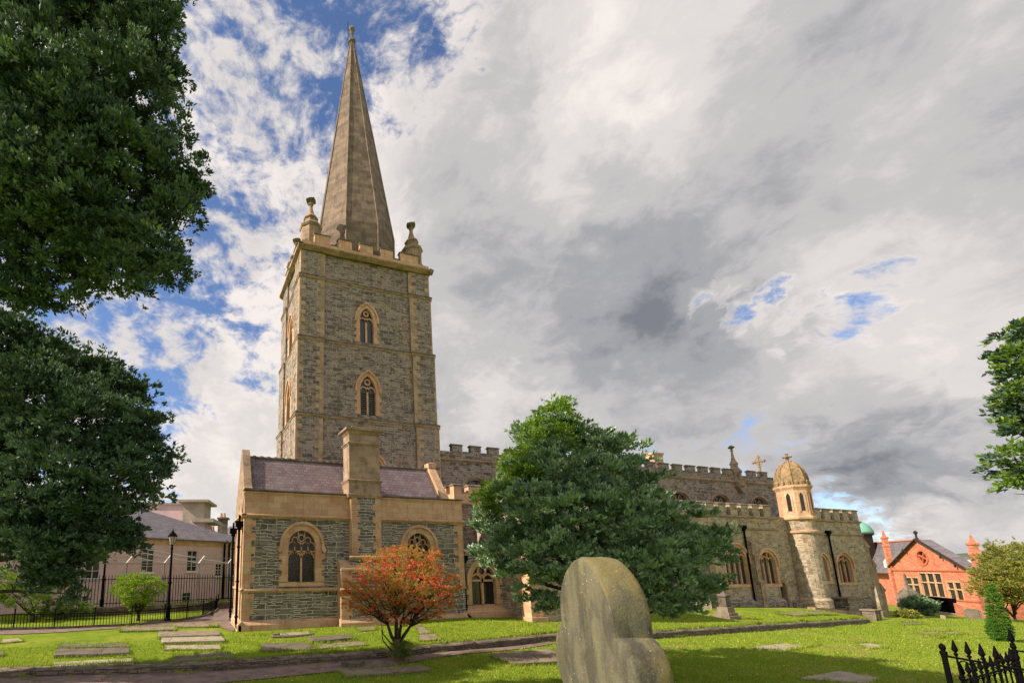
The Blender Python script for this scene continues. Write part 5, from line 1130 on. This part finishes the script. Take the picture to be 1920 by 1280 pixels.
# pyramid roofed monument with railing, red boundary wall
p = rf((1692 - 620) / 874 * 56, 56, 0); pm = thing('pyramid_monument', (p.x, p.y, -2), 'dark pyramid roofed monument before the school windows', 'monument'); z = -2.2
m_ = MB(); m_.lathe(p.x, p.y, [(1.0, z - 1), (1.0, z + 1.5)], 4, .3); m_.build('base', M['slabd'], pm); m_ = MB(); m_.lathe(p.x, p.y, [(1.15, z + 1.5), (1.15, z + 1.6), (.6, z + 2.6), (.5, z + 2.65), (.14, z + 3.2), (.12, z + 4.4), (.02, z + 4.6)], 4, .3); m_.build('roof', M['coping'], pm)
sr = thing('school_railing', rf(66, 52, -3), 'black spiked railing on a pale kerb in front of the school', 'railing'); a = RB(1705, 1113, 56); b = RB(1778, 1120, 52); m_ = MB(); n = 46
for i in range(n): q_ = a.lerp(b, i / n); m_.tube([(q_.x, q_.y, q_.z - 1.6), (q_.x, q_.y, q_.z)], .04, 4)
m_.tube([a - Vector((0, 0, .2)), b - Vector((0, 0, .2))], .05, 4); m_.tube([a - Vector((0, 0, 1.4)), b - Vector((0, 0, 1.4))], .05, 4); m_.build('bar_panel', M['iron'], sr)
m_ = MB(); m_.prism([a - Vector((0, 0, 3.6)), b - Vector((0, 0, 3.6)), b - Vector((0, 0, 1.6)), a - Vector((0, 0, 1.6))], rf(0, .5)); m_.build('kerb_stone', M['buff'], sr)
a = RB(1778, 1128, 52); b = RB(1835, 1145, 47); c = RB(1925, 1128, 46); m_ = MB()
m_.prism([a - Vector((0, 0, 4)), b - Vector((0, 0, 3)), b, a], rf(.1, .45)); m_.prism([b - Vector((0, 0, 3)), c - Vector((0, 0, 4)), c + Vector((0, 0, .4)), b], rf(0, .45)); tag(m_.build('boundary_wall', M['red']), 'red brick boundary wall at the right below the school', 'wall')

# ================================================================ trees
def leaves(name, mat, parent, C, Nrm, per, spread, size, asp=.42, up=.35, jit=.6, flat=.7):
    """C: (n,3) sprig centres, Nrm: outward directions; every sprig gets a rosette of small diamond leaves"""
    n = len(C); m = n * per
    c = np.repeat(C, per, 0) + RNG.normal(0, 1, (m, 3)) * spread * np.array([1, 1, flat])
    d = np.repeat(Nrm, per, 0) + RNG.normal(0, jit, (m, 3)); d[:, 2] += up; d /= np.linalg.norm(d, axis=1, keepdims=True) + 1e-9
    r = RNG.normal(0, 1, (m, 3)); s_ = np.cross(d, r); s_ /= np.linalg.norm(s_, axis=1, keepdims=True) + 1e-9
    nn = np.cross(d, s_); L = size * RNG.uniform(.65, 1.3, (m, 1)); Wd = L * asp
    a = c; b = c + d * L * .5 + s_ * Wd * .5 + nn * L * .08; e = c + d * L; f = c + d * L * .5 - s_ * Wd * .5 + nn * L * .08
    return quads_mesh(name, np.stack([a, b, e, f], 1), mat, parent)
def on_lobes(lobes, n, shell=.35):
    """points over a set of ellipsoid lobes (cx,cy,cz,rx,ry,rz); deeper ones are dropped"""
    Lb = np.array(lobes); w = (Lb[:, 3] * Lb[:, 4] * Lb[:, 5]) ** (2 / 3); idx = RNG.choice(len(Lb), n, p=w / w.sum()); l = Lb[idx]
    d = RNG.normal(0, 1, (n, 3)); d /= np.linalg.norm(d, axis=1, keepdims=True); rr = 1 - RNG.random((n, 1)) ** 1.6 * shell
    # knobbly radius
    k = 1 + .10 * np.sin(d[:, :1] * 7 + idx[:, None]) * np.cos(d[:, 1:2] * 6 + idx[:, None] * 2) + .06 * np.sin(d[:, 2:] * 13 + idx[:, None])
    p = l[:, :3] + d * l[:, 3:] * rr * k
    keep = np.ones(n, bool)
    for j, q_ in enumerate(Lb):
        e = (((p - q_[:3]) / q_[3:]) ** 2).sum(1); keep &= (e > .62) | (idx == j)
    return p[keep], d[keep]
def crown(name, mat, parent, lobes, nclump, per_clump, clump_r, per, size, dense=.35, **kw):
    P_, d = on_lobes(lobes, nclump, dense)
    # each clump: a flattened bough, sprigs mostly on its upper and outer side
    n = len(P_); m = n * per_clump; off = RNG.normal(0, 1, (m, 3)); off[:, 2] = np.abs(off[:, 2]) * .8 - .25; off /= np.linalg.norm(off, axis=1, keepdims=True)
    sz = np.repeat(RNG.uniform(.45, 1.35, (n, 1)), per_clump, 0); q_ = off * clump_r * RNG.random((m, 1)) ** .3 * np.array([1, 1, .55]) * sz
    dr = np.repeat(d, per_clump, 0); q_ += dr * (np.abs((q_ * dr).sum(1, keepdims=True))) * .5
    c = np.repeat(P_, per_clump, 0) + q_; dd = dr * .6 + off * .7
    return leaves(name, mat, parent, c, dd, per, size * .30, size, **kw)
def limbs(parent, base, tips, r0, mat, trunk_top, name='trunk', bend=.25):
    mb = MB(); tt_ = Vector(trunk_top); b0 = Vector(base)
    mb.tube([b0 - Vector((0, 0, .3)), b0 + Vector((.03, 0, .15)), b0.lerp(tt_, .4) + Vector((.06, .02, 0)), tt_], [r0 * 1.5, r0 * 1.15, r0 * .95, r0 * .8], 10); o = mb.build(name, mat, parent, smooth=True)
    mb = MB()
    for t_ in tips:
        t_ = Vector(t_); L = (t_ - tt_).length; s_ = b0.lerp(tt_, random.uniform(.65, 1.0)); pts = [s_]; rd = [r0 * .55]
        for k in range(1, 6): q_ = s_.lerp(t_, k / 5) + Vector((random.uniform(-1, 1), random.uniform(-1, 1), random.uniform(-.3, .8))) * bend * L * .16 * (1 if k < 5 else 0); pts.append(q_); rd.append(r0 * .55 * (1 - k / 5.4))
        mb.tube(pts, rd, 6)
        for k in (2, 3, 4):
            for _ in range(2):
                e = pts[k] + Vector((random.uniform(-1, 1), random.uniform(-1, 1), random.uniform(-.2, .9))).normalized() * min(L * .2, .7); mb.tube([pts[k], pts[k].lerp(e, .5) + Vector((0, 0, .05 * L * .3)), e], [rd[k] * .55, rd[k] * .35, rd[k] * .12], 5)
    mb.build('branches', mat, parent, smooth=True); return o
def lobes_from(screen, seed=0):
    """(right, forward, z, rx, ry, rz) -> world lobes"""
    o = []
    for r, f_, z, a, b, c in screen: w = rf(r, f_); o.append((w.x, w.y, z, a, b, c))
    return o
# central evergreen oak
ct_r, ct_f = 10.4, 17.4; bz = rf(ct_r, ct_f); base = Vector((bz.x, bz.y, gz(bz.x, bz.y)))
tree = thing('oak_tree', base, 'large dark evergreen oak with broad conical crown in front of the church', 'tree')
def cpt(px, py, df=0.0): f_ = ct_f + df; return ((px - 620) / 874 * f_, f_, EYE + (1060 - py) / 874 * f_ * .985)
spec = [(1066, 742, 0, 16), (1068, 762, 0, 28), (1030, 785, .2, 16), (1075, 800, .2, 38), (1045, 822, -.6, 38), (1112, 815, .5, 40), (1010, 800, .8, 22), (1150, 835, -.4, 46), (1190, 835, .6, 30), (1225, 832, .8, 16), (1000, 870, -.3, 50), (1070, 870, -1.6, 62), (1140, 900, -2.2, 66), (1215, 890, -.5, 52),
        (950, 930, -.4, 46), (1010, 950, -2.3, 66), (1090, 960, -3.2, 74), (1180, 970, -3.2, 74), (1250, 950, -1.6, 56), (1290, 985, -.6, 50), (905, 975, .2, 32), (955, 1010, -1.4, 52), (1030, 1040, -3.0, 70), (1110, 1060, -3.5, 70), (1200, 1060, -3.4, 72), (1275, 1040, -2.2, 60), (1335, 1030, -.6, 42), (1365, 1010, 0, 24),
        (935, 1065, -.6, 36), (985, 1090, -1.8, 46), (1060, 1110, -2.6, 50), (1150, 1120, -2.8, 44), (1230, 1115, -2.6, 46), (1295, 1100, -1.6, 42), (1340, 1095, -.8, 26), (905, 1030, .3, 22), (1250, 1140, -1.8, 24), (1010, 1130, -1.4, 26), (1100, 930, 1.8, 80), (1200, 1000, 2.2, 80), (1030, 1010, 1.8, 70), (1375, 1055, .2, 16)]
lob = []
for px, py, df, pr_ in spec: r_, f_, z = cpt(1105 + (px - 1105) * (.97 if py < 950 else .955), py, df); R_ = pr_ / 874 * f_; lob.append((r_, f_, z, R_, R_, R_ * .82))
lobc = lobes_from(lob)
tips = [Vector(l[:3]) for l in lobc[::2]]
limbs(tree, base, tips, .26, M['bark'], base + Vector((.1, .1, 2.2)))
lobc = [(a, b, c, d * .80, e * .80, f * .80) for a, b, c, d, e, f in lobc]
crown('crown', M['oak'], tree, lobc, 800, 15, .42, 10, .15, .45, up=.8, jit=.55)
lt_ = [l for l, s_ in zip(lobc, spec) if s_[1] < 905 or s_[0] < 960]
o = crown('pale_foliage', M['oaky'], tree, [l for l, s_ in zip(lobc, spec) if (s_[1] < 825 and s_[0] < 1100) or (s_[0] < 1005 and s_[1] < 935)], 330, 9, .30, 7, .14, .12); o['label'] = 'bright yellow green leaves on the upper left'  # paler, yellower leaves over the upper left lobes
# left oaks (dark, close)
def px_lobes(spec, f0):
    o = []
    for px, py, df, pr_ in spec: f_ = f0 + df; R_ = pr_ / 874 * f_; o.append(((px - 620) / 874 * f_, f_, EYE + (1060 - py) / 874 * f_ * .985 if py > 500 else None, R_, R_, R_ * .85) if False else ((0), f_, 0, R_, R_, R_ * .85))
    out = []
    for (px, py, df, pr_) in spec:
        f_ = f0 + df; d = ray(px, py); # place the lobe where this sight line reaches the forward distance f_
        h = d.x * math.sin(HD) + d.y * math.cos(HD); s_ = f_ / h; R_ = pr_ / 874 * f_; out.append((d.x * s_, d.y * s_, EYE + d.z * s_, R_, R_, R_ * .85))
    return out
fA = 10.5; bA = rf(-12.5, 11.0); baseA = Vector((bA.x, bA.y, gz(bA.x, bA.y)))
ta = thing('oak_tree', baseA, 'dark evergreen oak whose high crown fills the upper left corner', 'tree')
sA = [(60, 60, 0, 120), (180, 30, .5, 100), (270, 60, 0, 75), (310, 130, .3, 42), (300, 10, .3, 40), (230, 160, -.4, 90), (90, 190, -.8, 130), (290, 210, 0, 55), (200, 290, -.6, 95), (310, 320, .2, 60), (365, 335, .4, 32), (392, 298, .6, 12), (60, 330, -.8, 120), (330, 400, .2, 38), (170, 420, -.2, 80), (280, 450, .2, 55), (60, 460, 0, 90), (220, 510, .3, 55), (300, 500, .4, 40), (130, 530, .5, 50), (270, 545, .4, 22), (40, 550, .4, 55), (-40, 200, 0, 160), (-60, 450, 0, 130), (-120, 20, .5, 150), (120, -60, .6, 130), (250, -50, .5, 90), (120, 120, 1.2, 130), (100, 300, 1.3, 120), (230, 380, 1, 80), (90, 480, 1.1, 80)]
LA = px_lobes(sA, fA); limbs(ta, baseA, [Vector(l[:3]) for l, s_ in zip(LA, sA) if s_[0] < 130 and s_[1] < 330], .16, M['bark'], baseA + Vector((.6, .5, 7.0)))
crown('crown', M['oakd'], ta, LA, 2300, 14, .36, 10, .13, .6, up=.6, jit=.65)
crown('pale_foliage', M['oak'], ta, LA[:16], 130, 7, .25, 9, .13, .2)
fB = 15.0; bB = rf(-15.5, 14); baseB = Vector((bB.x, bB.y, gz(bB.x, bB.y)))
tb_ = thing('oak_tree', baseB, 'dark evergreen oak at the left edge with branches hanging over the garden', 'tree')
sB = [(10, 640, .5, 60), (100, 690, .3, 60), (90, 655, .5, 34), (190, 700, .5, 40), (220, 745, .2, 50), (255, 800, .4, 44), (285, 860, .4, 30), (60, 760, -.8, 100), (160, 800, -1, 85), (210, 880, -.6, 70), (250, 930, -.2, 45), (100, 900, -1.2, 100), (190, 970, -.6, 60), (225, 1010, -.2, 32), (90, 1010, -.8, 75), (20, 950, -.6, 90), (150, 1030, -.2, 35), (105, 1085, -.2, 34), (125, 1112, 0, 20), (-50, 850, 0, 110), (-30, 720, 0, 70), (265, 735, .5, 18), (300, 885, .5, 14), (-60, 980, 0, 50)]
LB = px_lobes(sB, fB); limbs(tb_, baseB, [Vector(l[:3]) for l in LB[::2]], .36, M['bark'], baseB + Vector((.5, .3, 3.0)))
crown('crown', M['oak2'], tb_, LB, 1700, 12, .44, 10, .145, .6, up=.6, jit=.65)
# near right branch
fR = 13.0; bR = rf(23.5, 14); baseR = Vector((bR.x, bR.y, gz(bR.x, bR.y)))
tr2 = thing('oak_tree', baseR, 'sunlit green oak branch reaching in from the right edge', 'tree')
sR = [(1900, 620, 0, 22), (1905, 680, 0, 36), (1885, 700, 0, 22), (1912, 745, 0, 34), (1890, 740, 0, 20), (1905, 800, 0, 26), (1900, 860, 0, 32), (1885, 850, 0, 18), (1908, 900, 0, 18), (1960, 760, 0, 70), (1990, 640, .5, 70), (1990, 880, .5, 60), (2080, 760, 1, 120)]
LR = px_lobes([(a + 14, b, c, d * .92) for a, b, c, d in sR], fR); limbs(tr2, baseR, [Vector(l[:3]) for l in LR], .3, M['bark'], baseR + Vector((-.3, 0, 4)))
crown('crown', M['oak2'], tr2, LR, 420, 8, .30, 7, .16, .5); crown('pale_foliage', M['oaky'], tr2, LR[:9], 90, 7, .25, 7, .15, .3)
# red berried small tree
pr0 = G(748, 1240); rt_ = thing('hawthorn_tree', pr0, 'small gnarled tree covered in red and orange berries beside the path', 'tree')
f_ = pr0.x * math.sin(HD) + pr0.y * math.cos(HD)
sT = [(750, 1050, 0, 32), (700, 1070, 0, 32), (800, 1065, 0, 34), (672, 1100, 0, 28), (835, 1095, 0, 26), (740, 1095, -.5, 42), (790, 1105, -.4, 40), (690, 1125, -.2, 28), (760, 1125, .2, 34), (825, 1120, 0, 24), (720, 1135, 0, 22), (655, 1110, 0, 16), (850, 1110, 0, 14), (725, 1040, 0, 18), (775, 1045, .3, 22), (760, 1080, .6, 50), (668, 1135, 0, 14), (812, 1142, 0, 16), (650, 1135, 0, 9), (845, 1140, 0, 9), (690, 1150, 0, 14), (735, 1155, -.2, 15), (790, 1155, 0, 15), (825, 1152, 0, 12), (760, 1165, .2, 10), (705, 1150, 0, 11), (756, 1028, 0, 10), (690, 1045, 0, 12), (815, 1040, 0, 11)]
LT = px_lobes(sT, f_)
mb = MB(); b0 = pr0
mb.tube([b0 - Vector((0, 0, .2)), b0 + Vector((0, 0, .1)), b0 + Vector((.03, 0, .35)), b0 + Vector((-.05, 0, .62)), b0 + Vector((-.10, 0, .85))], [.26, .19, .15, .14, .10], 9)
mb.tube([b0 + Vector((.08, .05, 0)), b0 + Vector((.10, .05, .4)), b0 + Vector((.05, .05, .8))], [.12, .10, .09], 8)
mb.build('trunk', M['redbark'], rt_, smooth=True)
mb = MB(); forks = []
for k_, (dx, dy, dz) in enumerate(((-.42, .05, 1.05), (-.12, -.12, 1.25), (.20, .08, 1.15), (.50, -.05, .95), (.05, .25, 1.3))):
    s0 = b0 + Vector((-.06 if dx < .1 else .06, .02, .62)); e = b0 + Vector((dx, dy, dz + .35)); m1 = s0.lerp(e, .45) + Vector((random.uniform(-.09, .09), random.uniform(-.05, .05), 0))
    mb.tube([s0, m1, e], [.085, .065, .05], 7); forks.append(e)
for i, l in enumerate(LT + LT[:12] + LT[2:9]):
    e = Vector(l[:3]) + Vector((random.uniform(-.25, .25), random.uniform(-.25, .25), random.uniform(-.15, .2))); st0 = min(forks, key=lambda q_: (q_ - e).length + random.uniform(0, .3)); pts = [st0]; rd = [.042]
    for k in range(1, 7): pts.append(st0.lerp(e, k / 6) + Vector((random.uniform(-.09, .09), random.uniform(-.09, .09), .10 * math.sin(k / 6 * 3.1) + random.uniform(-.04, .04)))); rd.append(.042 * (1 - k / 7.5))
    mb.tube(pts, rd, 6)
    for k in (3, 4, 5):
        q_ = pts[k] + Vector((random.uniform(-.35, .35), random.uniform(-.35, .35), random.uniform(-.1, .3))); mb.tube([pts[k], q_], [rd[k] * .5, .005], 4)
for sg, h_ in ((-1, .35), (-1, .6)): mb.tube([b0 + Vector((-.08, 0, h_)), b0 + Vector((-.35, 0, h_ + .12)), b0 + Vector((-.62, .05, h_ + .45)), b0 + Vector((-.68, .05, h_ + .85))], [.04, .03, .022, .012], 5)
mb.build('branches', M['bark'], rt_, smooth=True)
crown('crown', M['redgreen'], rt_, LT, 1600, 6, .17, 5, .055, .8, flat=.9)
o = crown('berries', M['redleaf'], rt_, LT, 1000, 6, .11, 6, .046, .38, asp=.75); o['label'] = 'red and orange berry clusters'
# suckers at its foot
c_ = np.array([[pr0.x + RNG.normal(.10, .22), pr0.y + RNG.normal(-.05, .15), pr0.z + RNG.uniform(.15, .75)] for _ in range(420)]); nn_ = np.zeros_like(c_); nn_[:, 2] = 1
o = leaves('basal_shoots', M['garden'], rt_, c_, nn_, 8, .05, .06); o['label'] = 'green shoots round the trunk base'

def bush(px, py, spec, mat, lab, nclump, per_c, cr_, per, size, name='bush', cat='bush', trunk=True, dense=.5):
    p = G(px, py); f_ = p.x * math.sin(HD) + p.y * math.cos(HD); t_ = thing(name, p, lab, cat); L = px_lobes(spec, f_)
    if trunk: limbs(t_, p, [Vector(l[:3]) for l in L], .10, M['bark'], p + Vector((0, 0, .5)), bend=.5)
    crown('foliage' if name == 'bush' else 'crown', mat, t_, L, nclump, per_c, cr_, per, size, dense); return t_
bush(258, 1163, [(258, 1090, 0, 18), (238, 1095, 0, 20), (280, 1095, 0, 20), (225, 1105, 0, 14), (295, 1100, 0, 14), (255, 1108, -.4, 26), (278, 1118, -.2, 16), (240, 1122, -.3, 14), (258, 1135, 0, 14)], M['lime'], 'bright lime green rounded bush inside the low railing', 420, 7, .22, 6, .11)
bush(60, 1165, [(0, 1090, 0, 30), (45, 1090, .5, 26), (80, 1110, 1, 20), (20, 1120, 0, 24), (-30, 1100, 0, 40), (60, 1130, 0, 16)], M['lime'], 'sunlit yellow green shrub behind the dark oak branches', 330, 7, .25, 6, .12)
bush(120, 1160, [(95, 1140, 0, 18), (130, 1135, .5, 18), (160, 1143, .5, 13), (70, 1150, 0, 13), (110, 1150, -.3, 16)], M['garden'], 'low mixed green shrubs left of the lime bush', 240, 7, .2, 6, .10)
bush(1722, 1153, [(1722, 1132, 0, 16), (1712, 1138, 0, 12), (1733, 1138, 0, 12), (1722, 1140, -.4, 14)], M['oak'], 'dark dense round bush near the school wall', 420, 7, .30, 6, .22, trunk=False)
bush(1703, 1158, [(1703, 1152, 0, 9), (1697, 1154, 0, 6), (1709, 1154, 0, 6)], M['olive'], 'small grey green mound bush in front of the dark bush', 130, 6, .22, 6, .18, trunk=False)
bush(1905, 1166, [(1885, 1050, 0, 26), (1870, 1075, 0, 26), (1900, 1080, -1, 32), (1915, 1050, .5, 34), (1850, 1098, 0, 18), (1880, 1110, 0, 24), (1910, 1112, 0, 22), (1877, 1030, 0, 12), (1945, 1070, 0, 40), (1838, 1108, 0, 9), (1930, 1110, 0, 24)], M['olive'], 'olive green spreading tree at the far right edge', 620, 7, .50, 6, .22, name='spreading_tree', cat='tree')
bush(1873, 1202, [(1859, 1096, 0, 3), (1860, 1104, 0, 4.5), (1862, 1113, 0, 6), (1864, 1123, 0, 7.5), (1865, 1133, 0, 8.5), (1867, 1143, 0, 9.5), (1869, 1153, 0, 10.5), (1871, 1163, 0, 11.5), (1873, 1173, 0, 12.5), (1875, 1183, 0, 13), (1876, 1191, 0, 12)], M['conif'], 'narrow bright green columnar conifer on the right lawn', 1000, 7, .07, 6, .07, name='conifer_tree', cat='tree', trunk=False, dense=.3)
# dark hedge masses beyond the fence on the far left and behind the right lawn
bush(-40, 1150, [(-40, 1040, 3, 60), (40, 1060, 5, 40), (-80, 1100, 3, 60)], M['garden'], 'tall leafy garden shrub cut by the left edge', 300, 7, .35, 6, .15)

# ---------------------------------------------------------------- short grass over the visible lawn
def grass():
    n = 230000; px = RNG.uniform(-60, 1980, n); py = 1285 - (1285 - 1150) * RNG.random(n) ** 1.0
    pts = []
    u = RNG.random(n); 
    th_ = np.arctan((px - PX) / 874.0); dist = 14.0 + 30 * u ** 1.7; f_ = dist; r_ = np.tan(th_) * f_
    X = r_ * math.cos(HD) + f_ * math.sin(HD); Y = -r_ * math.sin(HD) + f_ * math.cos(HD)
    kY = np.interp(X, [k[0] for k in KERB], [k[1] for k in KERB]); keep = (Y < 24.3) & ~((X < 16.5) & (Y < kY + .05) & (Y > kY - np.interp(X, kx, wd) - .15)) & ~((X < 2.2) & (Y > 22.5)) & ~((Y > kY - .2) & (Y < kY + .35))
    X, Y = X[keep], Y[keep]; ex = []
    for qd, th, m_, lab in SL:
        P_ = [G(*p_) for p_ in qd]
        for i in range(4):
            a_, b_ = P_[i], P_[(i + 1) % 4]; L_ = (b_ - a_).length; k_ = int(L_ * 90); t_ = RNG.random(k_)
            ex.append(np.stack([a_.x + (b_.x - a_.x) * t_ + RNG.normal(0, .035, k_), a_.y + (b_.y - a_.y) * t_ + RNG.normal(0, .035, k_)], 1))
    xs_ = RNG.uniform(-12, 54, 16000); ex.append(np.stack([xs_, np.interp(xs_, [k[0] for k in KERB], [k[1] for k in KERB]) + RNG.normal(.34, .07, 16000)], 1))
    ex = np.concatenate(ex); X = np.concatenate([X, ex[:, 0]]); Y = np.concatenate([Y, ex[:, 1]]); n_ex = len(ex); f_ = X * math.sin(HD) + Y * math.cos(HD); Z = np.array([gz(a, b) for a, b in zip(X, Y)]); m = len(X)
    h = RNG.uniform(.025, .06, m) * (.7 + f_ / 40); h[-n_ex:] *= 2.0; tall = (np.sin(X * 1.7 + 2 * np.sin(Y * .9)) * np.cos(Y * 2.1 + X * .6) > .55); h[tall] *= 1.5; a = RNG.uniform(0, 2 * math.pi, m); w = .010 * (.5 + f_ / 22); lx = RNG.normal(0, .03, m); ly = RNG.normal(0, .03, m)
    dx, dy = np.cos(a) * w, np.sin(a) * w
    A = np.stack([X - dx, Y - dy, Z - .01], 1); B = np.stack([X + dx, Y + dy, Z - .01], 1); C = np.stack([X + dx * .3 + lx, Y + dy * .3 + ly, Z + h], 1); Dd = np.stack([X - dx * .3 + lx, Y - dy * .3 + ly, Z + h], 1)
    o = quads_mesh('grass', np.stack([A, B, C, Dd], 1), M['blade'], None); tag(o, 'short mown grass on the churchyard lawns', 'grass', kind='stuff')
M['blade'] = leafmat('grass_blade', (.17, .26, .022), (.33, .38, .06), (.22, .27, .025), .6, .3, .2, .6)
grass()

def fallen():
    n = 1500; u = RNG.random(n); f_ = 14.5 + 14 * u; r_ = RNG.uniform(-.72, 1.45, n) * f_; X = r_ * math.cos(HD) + f_ * math.sin(HD); Y = -r_ * math.sin(HD) + f_ * math.cos(HD); k_ = Y < 24; X, Y = X[k_], Y[k_]
    Z = np.array([gz(a, b) for a, b in zip(X, Y)]) + .045; c = np.stack([X, Y, Z], 1); nn_ = RNG.normal(0, 1, c.shape); nn_[:, 2] *= .15
    o = leaves('fallen_leaves', M['litter'], None, c, nn_, 1, .01, .075, asp=.6, up=.0, jit=.1); tag(o, 'scattered dry fallen leaves on the lawn and path', 'leaves', kind='stuff')
M['litter'] = leafmat('dry_leaf', (.30, .20, .07), (.55, .46, .22), (.20, .12, .04), .8, .1, .1)
fallen()
